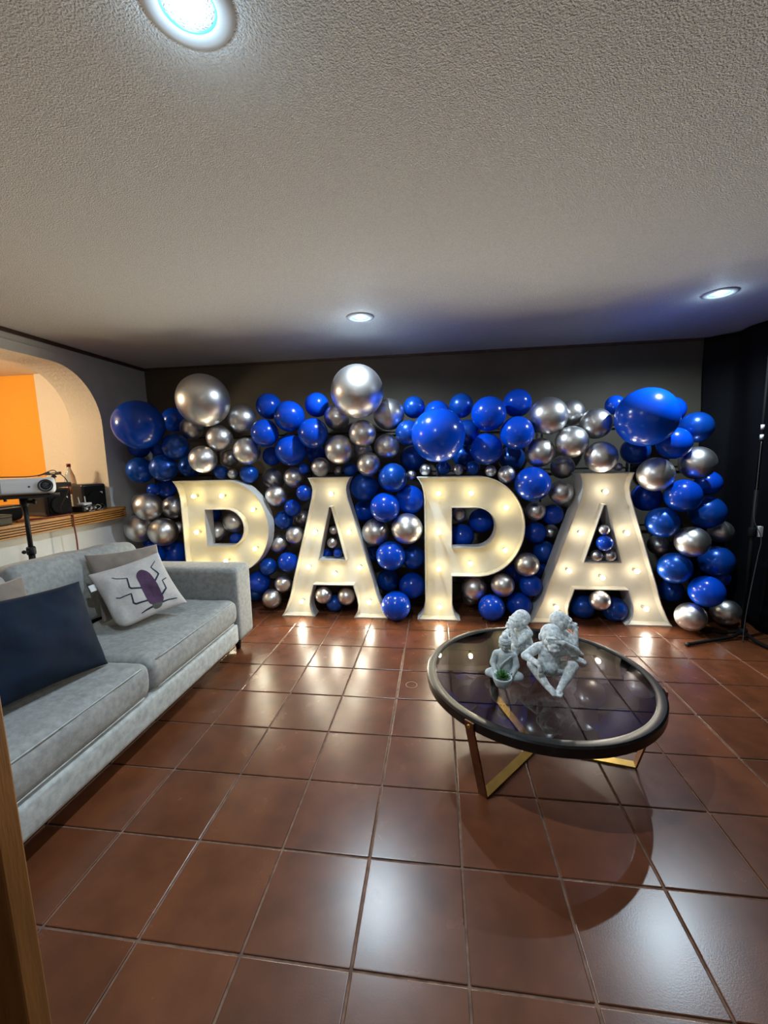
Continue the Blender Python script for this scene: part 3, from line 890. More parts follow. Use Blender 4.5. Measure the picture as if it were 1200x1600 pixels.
def pillow(name, label, c, r, u_, n_, w_, h_, t, m, sd):
    N = 30
    bm = bmesh.new()
    g = {}
    for side in (1, -1):
        for i in range(N + 1):
            for j in range(N + 1):
                u, v = 2 * i / N - 1, 2 * j / N - 1
                u, v = math.sin(u * PI / 2) * .5 + u * .5, math.sin(v * PI / 2) * .5 + v * .5
                k = (i, j) if i in (0, N) or j in (0, N) else (i, j, side)
                if k not in g:
                    g[k] = bm.verts.new(pillow_point(u, v, w_, h_, t, side, sd))

        def G(i, j):
            return g[(i, j)] if i in (0, N) or j in (0, N) else g[(i, j, side)]
        for i in range(N):
            for j in range(N):
                q = (G(i, j), G(i + 1, j), G(i + 1, j + 1), G(i, j + 1))
                try:
                    bm.faces.new(q if side > 0 else q[::-1])
                except ValueError:
                    pass
    t_ = thing(name, label, 'pillow')
    R, U, N_ = Vector(r).normalized(), Vector(u_).normalized(), Vector(n_).normalized()
    t_.matrix_world = Matrix(((R.x, -N_.x, U.x, c[0]), (R.y, -N_.y, U.y, c[1]), (R.z, -N_.z, U.z, c[2]), (0, 0, 0, 1)))
    finish('cover', bm, m, t_)
    return t_


pillow('throw_pillow', 'large navy velvet pillow on the near seat of the sofa', (-1.752, 1.492, .690), (.117, .988, -.097), (-.372, .134, .919), (.921, -.071, .383), .56, .44, .085, M['navy'], 1)
pillow('throw_pillow', 'taupe pillow leaning on the sofa back behind the printed pillow', (-2.005, 2.392, .682), (.428, .903, -.036), (-.364, .209, .908), (.827, -.375, .418), .45, .44, .055, M['taupe'], 5)
pillow('throw_pillow', 'taupe pillow half hidden behind the navy pillow', (-2.02, 1.50, .70), (.05, .995, -.05), (-.30, .05, .95), (.95, -.05, .30), .48, .44, .060, M['taupe'], 9)
BW = .415
bp = pillow('throw_pillow', 'pale pillow printed with a purple long legged beetle', (-1.866, 2.279, .662), (.532, .833, .151), (-.611, .254, .75), (.586, -.491, .644), BW, BW, .055, M['linen'], 13)


def surf(u, v, lift=.0012):
    return pillow_point(u, v, BW, BW, .055, 1, 13, lift)


def print_fill(name, outline, m, lift):
    cx = sum(p[0] for p in outline) / len(outline)
    cy = sum(p[1] for p in outline) / len(outline)
    pts = [(p.x, p.y) for p in catmull([(x, y, 0) for x, y in outline + outline[:1]], 3)][:-1]
    bm = bmesh.new()
    rings = []
    K = 8
    for k in range(1, K + 1):
        rings.append([bm.verts.new(surf(cx + (x - cx) * k / K, cy + (y - cy) * k / K, lift)) for x, y in pts])
    c = bm.verts.new(surf(cx, cy, lift))
    n = len(pts)
    for i in range(n):
        j = (i + 1) % n
        bm.faces.new((c, rings[0][i], rings[0][j]))
        for a, b in zip(rings, rings[1:]):
            bm.faces.new((a[i], b[i], b[j], a[j]))
    return finish(name, bm, m, bp)


def print_line(name, pts, wd, m, lift=.0012):
    out = []
    for a, b in zip(pts, pts[1:]):
        for k in range(8):
            out.append((a[0] + (b[0] - a[0]) * k / 8, a[1] + (b[1] - a[1]) * k / 8))
    out.append(pts[-1])
    bm = bmesh.new()
    L_, R_ = [], []
    for i, p in enumerate(out):
        a, b = out[max(i - 1, 0)], out[min(i + 1, len(out) - 1)]
        d = Vector((b[0] - a[0], b[1] - a[1])).normalized()
        w2 = wd * (.45 + .55 * i / (len(out) - 1))
        L_.append(bm.verts.new(surf(p[0] - d.y * w2, p[1] + d.x * w2, lift)))
        R_.append(bm.verts.new(surf(p[0] + d.y * w2, p[1] - d.x * w2, lift)))
    for i in range(len(out) - 1):
        bm.faces.new((L_[i], L_[i + 1], R_[i + 1], R_[i]))
    return finish(name, bm, m, bp)


for leg in ([(-.57, .60), (-.47, .49), (-.22, .41), (-.30, .06), (-.27, -.01), (.02, -.10)], [(-.73, -.07), (-.64, -.13), (-.34, -.16), (-.39, -.47), (-.34, -.53), (.02, -.58)],
            [(.77, .70), (.55, .50), (.66, .18), (.42, -.05)], [(.83, -.02), (.66, -.08), (.64, -.38), (.42, -.55)], [(-.30, -.86), (-.15, -.83), (.08, -.80)], [(.78, -.80), (.55, -.76), (.30, -.78)]):
    print_line('printed_leg', leg, .029, M['ink'])
print_fill('printed_head', [(.06, -.70), (.32, -.75), (.30, -.85), (.22, -.90), (.10, -.90), (.04, -.82)], M['green_print'], .0014)
bd = print_fill('printed_beetle', [(.14, .49), (.24, .50), (.36, .39), (.44, .20), (.46, -.05), (.45, -.36), (.44, -.60), (.41, -.70), (.33, -.76), (.05, -.73), (-.01, -.66), (-.02, -.53), (-.01, -.28), (.0, .02), (.01, .27), (.06, .42)], M['purple'], .0018)
print_line('printed_line', [(.23, .30), (.22, -.1), (.22, -.52)], .010, M['ink'], .0024)
finish('care_tag', box(bmesh.new(), (-BW / 2 - .022, -.002, .09), (-BW / 2 + .010, .002, .135), .0008), M['white_plastic'], bp, smooth=False)

# ------------------------------------------------------------------ projector on a tripod behind the sofa
TPX, TPY = -2.79, 2.445
tp = thing('tripod_stand', 'black tripod stand holding the projector behind the sofa', 'tripod', (TPX, TPY, 0), math.radians(45))
finish('pole', tube(bmesh.new(), [(0, 0, .30), (0, 0, .86)], .019, 16), M['black'], tp)
finish('upper_pole', tube(bmesh.new(), [(0, 0, .84), (0, 0, 1.24)], .0145, 16), M['black'], tp)
bm = lathe(bmesh.new(), [(0, .84), (.025, .84), (.027, .85), (.027, .885), (.022, .895), (0, .895)], 18)
tube(bm, [(0, 0, .868), (-.028, -.035, .868)], .008, 8)
ell(bm, (-.034, -.042, .868), (.014, .010, .013))
finish('clamp', bm, M['black'], tp)
bm = lathe(bmesh.new(), [(0, 1.17), (.020, 1.17), (.024, 1.19), (.024, 1.232), (0, 1.236)], 18)
tube(bm, [(0, 0, 1.205), (.048, -.02, 1.205)], .011, 10)
ell(bm, (.052, -.022, 1.205), (.014, .014, .019))
finish('tilt_head', bm, M['black'], tp)
bm = box(bmesh.new(), (-.25, -.125, 1.236), (.195, .125, 1.251), .004)
tube(bm, [(-.085, -.11, 1.236), (-.085, -.11, 1.222)], .009, 10)
finish('tray', bm, M['black'], tp, smooth=False)
for a in (100, 190, 280):
    ca, sa = math.cos(math.radians(a)), math.sin(math.radians(a))
    finish('leg', tube(bmesh.new(), [(ca * .018, sa * .018, .55), (ca * .2, sa * .2, .012)], [.011, .010], 10), M['black'], tp)
    finish('brace', tube(bmesh.new(), [(ca * .018, sa * .018, .32), (ca * .12, sa * .12, .24)], .005, 8), M['black'], tp)
pr = thing('projector', 'white projector with a black lens standing on the tripod tray', 'projector', (TPX, TPY, 1.2515), math.radians(45))
hx, hy = .178, .110
finish('body', rbox(bmesh.new(), (2 * hx, 2 * hy, .108), .028, (16, 10, 8), center=(0, 0, .062)), M['white_plastic'], pr)
for k in range(4):
    finish('foot', lathe(bmesh.new(), [(0, 0), (.012, 0), (.012, .012), (0, .012)], 12), M['black_plastic'], pr, loc=((-.2, .2)[k % 2] * .7, (-.07, .07)[k // 2], 0))
LXp = hx - .052
finish('lens_ring', lathe(bmesh.new(), [(.040, -.001), (.042, -.012), (.038, -.018), (.034, -.016), (.031, .006), (0, .008)], 32, 'Y'), M['black_plastic'], pr, loc=(LXp, -hy, .064))
M['lens_glass'] = mat('lens_glass', (0.02, 0.03, 0.045), 0.05, spec=0.9, coat=1.0)
finish('lens', lathe(bmesh.new(), [(.0305, .002), (.024, -.006), (.012, -.0105), (0, -.012)], 28, 'Y'), M['lens_glass'], pr, loc=(LXp, -hy, .064))
finish('sensor', lathe(bmesh.new(), [(.006, .002), (.006, -.002), (0, -.003)], 14, 'Y'), M['black_plastic'], pr, loc=(LXp - .085, -hy, .060))
for k in range(4):
    finish('vent_slat', box(bmesh.new(), (-hx + .035 + k * .013, -hy - .003, .022), (-hx + .042 + k * .013, -hy + .004, .096), .001), M['grey_slat'] if 'grey_slat' in M else M.setdefault('grey_slat', mat('grey_slat', (.30, .30, .31), .5)), pr, smooth=False)
M['cable_red'] = mat('red_brown_cable', (0.20, 0.035, 0.02), 0.5)


def cable(name, label, pts, r, m, cat='cable'):
    return tag(finish(name, tube(bmesh.new(), catmull(pts, 8), r, 8), m), label, cat)


cable('power_cable', 'thin black cable lying over the top of the projector and beyond', [(-3.06, 2.30, 1.40), (-2.93, 2.36, 1.381), (-2.82, 2.41, 1.3765), (-2.74, 2.47, 1.3765), (-2.76, 2.56, 1.385), (-2.90, 2.78, 1.41), (-3.06, 2.97, 1.395), (-3.15, 3.03, 1.35), (-3.155, 3.00, 1.309)], .0035, M['black_plastic'])
cable('video_cable', 'short black cable looping down the right end of the projector', [(-2.72, 2.50, 1.3765), (-2.71, 2.56, 1.39), (-2.70, 2.64, 1.39), (-2.74, 2.74, 1.33), (-2.84, 2.84, 1.25), (-3.00, 2.92, 1.12), (-3.04, 2.95, 1.043)], .0035, M['black_plastic'])
cable('extension_cable', 'red brown cable hanging over the edge of the wooden sill', [(-3.05, 2.60, 1.043), (-3.10, 2.68, 1.043), (-3.04, 2.78, 1.043), (-3.02, 2.90, 1.043), (-2.995, 2.98, 1.045), (-2.985, 3.00, 1.03), (-2.985, 3.00, .95), (-2.988, 3.01, .80), (-2.985, 3.00, .60), (-2.99, 3.0, .30), (-2.97, 2.98, .012)], .0065, M['cable_red'])


# ------------------------------------------------------------------ things on the sill
ZS = 1.0375
M['grille'] = mat('speaker_grille', (0.006, 0.006, 0.006), 0.85, spec=0.15, bump=0.4, bscale=400, bdist=0.001)
M['silver_paint'] = mat('silver_paint', (0.55, 0.56, 0.57), 0.4)


def speaker(label, x, y, w_, d_, h_, rz):
    t = thing('speaker', label, 'speaker', (x, y, ZS), rz, group='speakers on the sill')
    finish('cabinet', rbox(bmesh.new(), (w_, d_, h_), .014, (8, 8, 8), center=(0, 0, h_ / 2)), M['black_plastic'], t)
    finish('grille', rbox(bmesh.new(), (w_ * .86, .012, h_ * .86), .005, (4, 4, 4), center=(0, -d_ / 2 - .003, h_ * .5)), M['grille'], t)
    finish('woofer', lathe(bmesh.new(), [(0, -.004), (.018, -.006), (.03, .0), (w_ * .30, -.009), (w_ * .36, -.011), (w_ * .38, -.006), (w_ * .38, .002)], 28, 'Y'), M['grille'], t, loc=(0, -d_ / 2 - .010, h_ * .40))
    lab = finish('label', box(bmesh.new(), (-.017, -.002, -.020), (.017, .001, .020), .001), M['white_plastic'], t, smooth=False, loc=(w_ * .22, -d_ / 2 - .0105, h_ * .60))
    bm = bmesh.new()
    for z in (-.011, 0, .011):
        box(bm, (-.012, -.0028, z - .002), (.012, -.0018, z + .002))
    finish('print', bm, M['black_plastic'], lab, smooth=False)
    return t


speaker('black speaker on the sill behind the projector lens', -3.245, 3.02, .20, .34, .222, math.radians(78))
speaker('black speaker at the far end of the sill by the arch jamb', -3.22, 3.432, .20, .19, .232, math.radians(70))
bx = thing('set_top_box', 'flat dark brown box lying on top of the near sill speaker', 'box', (-3.24, 3.03, 1.261))
finish('case', rbox(bmesh.new(), (.20, .30, .042), .006, (6, 6, 4), center=(0, 0, .021)), mat('dark_brown_case', (.045, .030, .02), .5), bx)
finish('front_strip', box(bmesh.new(), (.098, -.13, .010), (.103, .13, .032), .001), M['black_plastic'], bx, smooth=False)
ph_ = thing('phone_clamp', 'small black phone clamp standing on the dark brown box', 'clamp', (-3.17, 3.05, 1.304))
finish('stem', tube(bmesh.new(), [(0, 0, 0), (0, 0, .052)], .009, 12), M['black_plastic'], ph_)
bm = lathe(bmesh.new(), [(0, .040), (.018, .042), (.020, .052), (.012, .062), (0, .064)], 16)
finish('knob', bm, M['black_plastic'], ph_)
bm = box(bmesh.new(), (-.010, -.055, .064), (.010, .055, .074), .002)
for s_ in (-1, 1):
    box(bm, (-.013, s_ * .052 - .012, .064), (.013, s_ * .052 + .012, .090), .003)
finish('jaw', bm, M['black_plastic'], ph_, smooth=False)
M['bottle_plastic'] = mat('clear_plastic', (0.80, 0.84, 0.84), 0.08, trans=0.75)
bt = thing('water_bottle', 'clear plastic bottle with red cap and orange label on the sill', 'bottle', (-3.385, 3.42, ZS))
finish('body', lathe(bmesh.new(), [(0, .002), (.040, 0), (.046, .008), (.046, .10), (.043, .115), (.046, .13), (.046, .26), (.038, .31), (.020, .36), (.0155, .375), (.0155, .395), (0, .395)], 28), M['bottle_plastic'], bt)
finish('cap', lathe(bmesh.new(), [(0, .394), (.0175, .394), (.0175, .418), (.015, .421), (0, .421)], 20), mat('red_cap', (.32, .035, .02), .45), bt)
finish('label', lathe(bmesh.new(), [(.0463, .14), (.0472, .14), (.0472, .235), (.0463, .235)], 28), mat('orange_label', (.60, .17, .06), .5, var=.35, vscale=30), bt)
rt_ = thing('router', 'small white router with stub aerials among tangled wires on the sill', 'router', (-3.09, 3.235, ZS + .055))
finish('case', rbox(bmesh.new(), (.07, .085, .022), .006, (5, 5, 4), center=(0, 0, .011)), M['white_plastic'], rt_)
for s_ in (-1, 1):
    finish('aerial', tube(bmesh.new(), [(-.02, s_ * .03, .015), (-.025, s_ * .034, .075)], [.006, .004], 8), M['white_plastic'], rt_)
amp = thing('amplifier', 'low black amplifier with small knobs between the two sill speakers', 'amplifier', (-3.10, 3.235, ZS))
finish('case', rbox(bmesh.new(), (.13, .15, .053), .005, (5, 5, 4), center=(0, 0, .0265)), M['black_plastic'], amp)
for k in range(3):
    finish('knob', lathe(bmesh.new(), [(0, .074), (.008, .074), (.009, .064), (0, .064)], 12, 'X'), M['silver_paint'], amp, loc=(0, -.045 + k * .045, .027))
for k in range(4):
    y0 = 3.17 + .045 * k
    cable('audio_cable', ['grey wire curling in front of the amplifier, nearest the camera', 'thin black wire looping before the amplifier knobs', 'pale wire hanging across the front of the amplifier', 'dark wire running from amplifier to far speaker'][k],
          [(-3.03, y0, ZS + .03), (-3.005, y0 + .02, ZS + .055), (-3.01, y0 + .06, ZS + .03), (-3.02, y0 + .03, ZS + .006), (-3.013, y0 + .085, ZS + .005)], .003, M['grey_slat'] if k % 2 == 0 else M['black_plastic'])
bk = thing('storage_box', 'small dark olive box at the near end of the sill', 'box', (-3.07, 2.485, ZS))
finish('body', rbox(bmesh.new(), (.12, .10, .055), .004, (4, 4, 4), center=(0, 0, .0275)), mat('olive_card', (.055, .05, .035), .7), bk)
finish('lid', rbox(bmesh.new(), (.124, .104, .020), .004, (4, 4, 4), center=(0, 0, .064)), mat('olive_card_lid', (.075, .068, .05), .7), bk)
bk = thing('camera_bag', 'rounded black case on the sill beside the tripod pole', 'case', (-3.235, 2.665, ZS))
finish('body', rbox(bmesh.new(), (.13, .21, .115), .035, (8, 8, 8), center=(0, 0, .0575)), M['grille'], bk)
finish('flap', rbox(bmesh.new(), (.134, .214, .03), .014, (6, 6, 4), center=(0, 0, .104)), M['black_plastic'], bk)

# ------------------------------------------------------------------ coffee table
M['rim_black'] = mat('black_lacquered_wood', (0.008, 0.0075, 0.0075), 0.27, var=0.4, vscale=30, spec=0.33)
M['brass'] = mat('brushed_brass', (0.52, 0.36, 0.10), 0.28, metal=1.0, var=0.15, vscale=20)
M['copper'] = mat('aged_copper', (0.26, 0.13, 0.07), 0.38, metal=1.0, var=0.2, vscale=20)
m, nt, p = nodes_of('smoked_glass')
N, L = nt.nodes, nt.links
N.remove(p)
tr = N.new('ShaderNodeBsdfTransparent')
tr.inputs['Color'].default_value = (0.36, 0.35, 0.39, 1)
gl = N.new('ShaderNodeBsdfGlossy')
gl.inputs['Roughness'].default_value = 0.015
fr = N.new('ShaderNodeFresnel')
fr.inputs['IOR'].default_value = 1.62
geo = N.new('ShaderNodeNewGeometry')
inv = N.new('ShaderNodeMath')
inv.operation = 'SUBTRACT'
inv.inputs[0].default_value = 1.0
mu = N.new('ShaderNodeMath')
mu.operation = 'MULTIPLY'
mx = N.new('ShaderNodeMixShader')
L.new(geo.outputs['Backfacing'], inv.inputs[1])
L.new(fr.outputs['Fac'], mu.inputs[0])
L.new(inv.outputs[0], mu.inputs[1])
L.new(mu.outputs[0], mx.inputs['Fac'])
L.new(tr.outputs[0], mx.inputs[1])
L.new(gl.outputs[0], mx.inputs[2])
L.new(mx.outputs[0], nt.nodes['Material Output'].inputs['Surface'])
M['glass'] = m

TX, TY, TR, TZ = 0.475, 1.95, 0.53, 0.402
tb = thing('coffee_table', 'round coffee table with smoked glass top, black rim and brass base', 'table', (TX, TY, 0))
finish('rim', lathe(bmesh.new(), [(TR - .043, TZ - .010), (TR - .043, TZ - .002), (TR - .040, TZ), (TR - .007, TZ + .001), (TR, TZ - .006), (TR, TZ - .043), (TR - .006, TZ - .049), (TR - .036, TZ - .049), (TR - .040, TZ - .044), (TR - .043, TZ - .020), (TR - .043, TZ - .010)], 96), M['rim_black'], tb, angle=math.radians(40))
finish('glass_top', lathe(bmesh.new(), [(0, TZ - .003), (TR - .0445, TZ - .003), (TR - .0445, TZ - .011), (0, TZ - .011)], 96), M['glass'], tb, smooth=False)
RF, RT2 = .435, TR + .006
for k, a in enumerate((229, 349, 108)):
    ca, sa = math.cos(math.radians(a)), math.sin(math.radians(a))
    e1, e2 = Vector((ca, sa, 0)), Vector((-sa, ca, 0))
    W2 = .021

    def quadbar(name, prof, m, parent=tb):
        """a flat bar of width 2*W2 whose centre line follows prof (radius, height), 8 mm thick."""
        bm = bmesh.new()
        rows = []
        for i, (r, z) in enumerate(prof):
            pa, pb = Vector(prof[max(i - 1, 0)]), Vector(prof[min(i + 1, len(prof) - 1)])
            t = (pb - pa).normalized()
            n = Vector((-t.y, t.x)) * .004
            rows.append([bm.verts.new(e1 * (r + n.x * s) + Vector((0, 0, z + n.y * s)) + e2 * W2 * q) for s, q in ((1, 1), (1, -1), (-1, -1), (-1, 1))])
        for A, B in zip(rows, rows[1:]):
            for i in range(4):
                bm.faces.new((A[i], A[(i + 1) % 4], B[(i + 1) % 4], B[i]))
        bm.faces.new(rows[0])
        bm.faces.new(rows[-1][::-1])
        return finish(name, bm, m, parent, smooth=False)
    quadbar('floor_bar', [(0.0 + .012 * k, .0045 + .0003 * k), (RF + .006, .0045)], M['brass'])
    lg = quadbar('leg', [(RF + .004, .006), (RT2 - .004, TZ - .048), (RT2 + .002, TZ - .030), (RT2 + .002, TZ - .006)], M['copper'])
    bp_ = e1 * (RT2 + .005) + Vector((0, 0, TZ - .024))
    b = bmesh.new()
    tube(b, [bp_, bp_ + e1 * .005], .0085, 14)
    finish('bolt', b, M['brass'], lg)

# ------------------------------------------------------------------ statues
M['plaster'] = mat('whitewashed_plaster', (0.58, 0.63, 0.65), 0.85, var=0.38, vscale=75, bump=0.5, bscale=130, bdist=0.0025, detail=6)
M['stone_grey'] = mat('grey_stone', (0.42, 0.48, 0.50), 0.85, var=0.18, vscale=60, bump=0.3, bscale=160, bdist=0.002)
M['leaf'] = mat('succulent_green', (0.025, 0.12, 0.02), 0.5, rand=0.3, var=.3, vscale=60)


def hand(bm, w_, d, up, n=4, ln=.022, wd=.016):
    """palm at w_, fingers along d, spread along up."""
    w_, d, up = Vector(w_), Vector(d).normalized(), Vector(up).normalized()
    nrm = d.cross(up)
    capsule(bm, w_ - d * .006, w_ + d * .010, .0095, .0100)
    for i in range(n):
        k = (i - (n - 1) / 2) / n
        L_ = ln * (1 - .25 * abs(k))
        a = w_ + d * .012 + up * wd * k * 1.15
        limb(bm, [a, a + d * L_ * .55 + nrm * .001, a + d * L_ - nrm * .002], [.0040, .0037, .0030], 8)
    a = w_ + up * wd * .55
    limb(bm, [a, a + up * .007 + d * .009, a + up * .008 + d * .018], [.0042, .0038, .0030], 8)


def foot(bm, ank, toe, side):
    ank, toe = Vector(ank), Vector(toe)
    d = (toe - ank).normalized()
    sidev = Vector((d.y, -d.x, 0)).normalized()
    limb(bm, [ank, toe], [.0150, .0135])
    for i in range(5):
        k = (i - 2) / 2
        a = toe + sidev * k * .0125
        b = a + d * (.018 - .004 * abs(k)) + Vector((0, 0, -.002))
        limb(bm, [a, b], [.0056, .0050], 8)


def monkey(name, label, loc, rz, pose, mirror=False, size=1.0):
    t = thing(name, label, 'statue', loc, rz, group='three white monkey statues on the coffee table')
    t.scale = (size, size, size)
    bm = bmesh.new()

    def lb(b_, pts, rads, seg=12):
        limb(b_, pts, [r * 1.14 for r in rads], seg)
    lb(bm, [(0, .010, .0565), (0, .004, .085), (0, 0, .128)], [.046, .042, .040], 18)
    ell(bm, (0, -.014, .064), (.042, .040, .040))
    ell(bm, (-.020, -.026, .122), (.024, .011, .016))
    ell(bm, (.020, -.026, .122), (.024, .011, .016))
    lb(bm, [(-.050, 0, .140), (0, .004, .146), (.050, 0, .140)], [.020, .026, .020])
    lb(bm, [(0, .002, .145), (0, -.012, .172)], [.024, .022])
    hc = Vector((0, -.018, .196))
    old = set(bm.verts)
    # skull, brow, cheeks, muzzle, nose, lips, ears
    ell(bm, hc, (.034, .038, .036), seg=24)
    ell(bm, hc + Vector((0, .012, .008)), (.035, .036, .035), seg=24)
    ell(bm, hc + Vector((0, -.031, .010)), (.026, .010, .008))
    ell(bm, hc + Vector((0, -.040, -.014)), (.021, .021, .016))
    ell(bm, hc + Vector((0, -.056, -.006)), (.008, .006, .006))
    for s in (-1, 1):
        ell(bm, hc + Vector((s * .018, -.028, -.006)), (.012, .012, .013))
        ell(bm, hc + Vector((s * .036, .002, .000)), (.006, .011, .014))
    lb(bm, [hc + Vector((-.014, -.054, -.021)), hc + Vector((0, -.061, -.020)), hc + Vector((.014, -.054, -.021))], [.0045, .005, .0045], 8)
    HS = 1.30
    for v in [q for q in bm.verts if q not in old]:
        v.co = hc + Vector((0, -.006, .004)) + (v.co - hc) * HS
    if pose == 'eyes':
        knees = ((-.082, -.062, .086), (.084, -.060, .088))
        anks = ((-.028, -.118, .018), (.026, -.120, .018))
        toes = ((-.010, -.146, .011), (.012, -.148, .011))
    else:
        knees = ((-.050, -.085, .078), (.060, -.078, .074))
        anks = ((-.040, -.098, .018), (.045, -.095, .018))
        toes = ((-.044, -.128, .011), (.050, -.125, .011))
    for s, kn, an, to in zip((-1, 1), knees, anks, toes):
        lb(bm, [(s * .030, .0, .042), kn], [.030, .0225], 16)
        lb(bm, [kn, Vector(kn) * .5 + Vector(an) * .5 + Vector((s * .004, .006, 0)), an], [.0215, .0185, .0125], 14)
        foot(bm, an, to, s)
    if pose == 'eyes':
        lb(bm, [(-.052, .0, .138), (-.110, -.022, .104)], [.021, .0165], 14)
        lb(bm, [(-.110, -.022, .104), (-.066, -.098, .108)], [.0165, .0105], 14)
        hand(bm, (-.061, -.109, .096), (.16, -.10, -1), (1, .3, 0), ln=.028, wd=.019)
        lb(bm, [(.052, .0, .140), (.100, -.040, .150)], [.021, .0165], 14)
        lb(bm, [(.100, -.040, .150), (.036, -.086, .205)], [.0165, .0110], 14)
        hand(bm, (.020, -.086, .207), (-1, .06, .05), (0, .2, 1), ln=.036, wd=.026)
    else:
        lb(bm, [(-.052, -.002, .138), (-.060, -.088, .098)], [.020, .0160], 14)
        lb(bm, [(-.060, -.088, .098), (-.026, -.094, .164)], [.0160, .0105], 14)
        hand(bm, (-.014, -.094, .175), (.8, -.02, .42), (-.4, .0, .9), ln=.022)
        lb(bm, [(.052, -.002, .138), (.060, -.070, .100)], [.020, .0160], 14)
        lb(bm, [(.060, -.070, .100), (.010, -.088, .098)], [.0160, .0105], 14)
        hand(bm, (-.002, -.090, .098), (-1, .02, 0), (0, 0, 1), ln=.020)
    if mirror:
        for v in bm.verts:
            v.co.x = -v.co.x
        bmesh.ops.reverse_faces(bm, faces=bm.faces)
    body = voxel_body('body', bm, M['plaster'], t, .0019, smooth_it=2)
    # engraved eyes and nostrils as small dark insets
    if pose != 'eyes':
        for s in (-1, 1):
            finish('eye', ell(bmesh.new(), hc + Vector((0, -.006, .004)) + Vector((s * .013, -.0365, .0015)) * HS, (.0052, .003, .0035), seg=10), M['stone_grey'], t)
    return t


STZ = TZ + .0008
monkey('monkey_statue', 'front white monkey statue covering its eyes with one hand', (.520, 1.905, STZ), math.radians(-4), 'eyes', size=1.03)
monkey('monkey_statue', 'white monkey statue facing right with a hand on its mouth', (.607, 2.118, STZ), math.radians(78), 'mouth', size=.95)
monkey('monkey_statue', 'white monkey statue facing left behind the seated buddha', (.440, 2.128, STZ), math.radians(-62), 'mouth', mirror=True, size=.95)

bu = thing('buddha_statue', 'small grey buddha statue holding a bowl planted with a succulent', 'statue', (.312, 1.888, STZ + .0052), math.radians(-12))
bu.scale = (1.07, 1.07, 1.07)
bm = bmesh.new()
limb(bm, [(0, .008, .030), (0, .004, .070), (0, .004, .095)], [.036, .030, .031], 18)
limb(bm, [(-.036, .004, .098), (0, .004, .104), (.036, .004, .098)], [.016, .020, .016])
limb(bm, [(0, .002, .100), (0, -.002, .122)], [.014, .013])
for s in (-1, 1):
    limb(bm, [(s * .020, .005, .020), (s * .064, -.028, .019)], [.024, .0185], 14)
    limb(bm, [(s * .064, -.028, .018), (s * .018, -.050, .013)], [.0175, .0115], 14)
    limb(bm, [(s * .040, .004, .096), (s * .050, -.008, .058)], [.0135, .0145], 14)
    limb(bm, [(s * .050, -.008, .058), (s * .036, -.040, .036)], [.0140, .0085], 14)
    hand(bm, (s * .034, -.044, .034), (-s * .3, -1, -.1), (0, 0, 1), ln=.012, wd=.011)
hb = Vector((0, -.004, .146))
ell(bm, hb, (.0215, .024, .028), seg=24)
ell(bm, hb + Vector((0, -.0235, -.003)), (.0042, .005, .0075))
ell(bm, hb + Vector((0, -.020, -.014)), (.0075, .005, .003))
ell(bm, hb + Vector((0, -.020, .007)), (.014, .005, .002))
for s in (-1, 1):
    ell(bm, hb + Vector((s * .022, .003, -.006)), (.004, .006, .014))
    ell(bm, hb + Vector((s * .0085, -.0208, .001)), (.0055, .003, .0022))
# folds of the robe from the left shoulder
for k in range(4):
    tube(bm, catmull([(.030 - .004 * k, -.018, .104 - .004 * k), (.004 - .004 * k, -.030, .082 - .006 * k), (-.020, -.030, .058 - .004 * k)], 5), .0028, 8)
voxel_body('body', bm, M['stone_grey'], bu, .0015, smooth_it=2)
bm = bmesh.new()
for k, (r, z) in enumerate(((.0245, .012), (.0235, .018), (.021, .024))):
    n0 = 22
    tube(bm, [hb + Vector((r * math.cos(2 * PI * i / n0), r * 1.08 * math.sin(2 * PI * i / n0) + .001, z)) for i in range(n0 + 1)], .0033, 8)
ell(bm, hb + Vector((0, .002, .034)), (.013, .014, .012))
ell(bm, hb + Vector((0, .001, .024)), (.021, .0235, .010))
finish('hair', bm, M['stone_grey'], bu)
finish('bowl', lathe(bmesh.new(), [(0, 0), (.018, 0), (.029, .009), (.037, .027), (.040, .041), (.0405, .047), (.037, .047), (.035, .040), (0, .038)], 32), M['stone_grey'], bu, loc=(-.004, -.088, -.0045))
suc = bpy.data.objects.new('succulent', None)
bm = bmesh.new()
lf = None
for ring, (n, tilt, ln, h) in enumerate(((5, 80, .014, .046), (8, 58, .020, .044), (10, 34, .026, .040), (10, 12, .027, .037))):
    for k in range(n):
        a = 2 * PI * k / n + ring * .4
        b = bmesh.new() if lf is None else None
        if lf is None:
            rows = []
            for q in range(7):
                s = q / 6
                wd = .0062 * math.sin(PI * min(1, .12 + s * .9)) ** .7 * (1 if s < .75 else 1.0 - (s - .75) * 3.2)
                rows.append([b.verts.new((s, 1.0 * max(wd, .0004) * 40 * c, .0016 * 40 * zz * (1 - s * .7) + .18 * s * s)) for c, zz in ((-1, .3), (0, 1), (1, .3), (0, -1))])
            for A, B in zip(rows, rows[1:]):
                for i in range(4):
                    b.faces.new((A[i], A[(i + 1) % 4], B[(i + 1) % 4], B[i]))
            b.faces.new(rows[0])
            b.faces.new(rows[-1][::-1])
            lf = finish('leaf', b, M['leaf'], bu)
            o = lf
        else:
            o = lf.copy()
            COL.objects.link(o)
            o.parent = bu
        o.location = (-.004, -.088, h - .001)
        o.scale = (ln * 1.35,) * 3
        o.rotation_euler = (0, -math.radians(tilt), a)
bpy.data.objects.remove(suc)

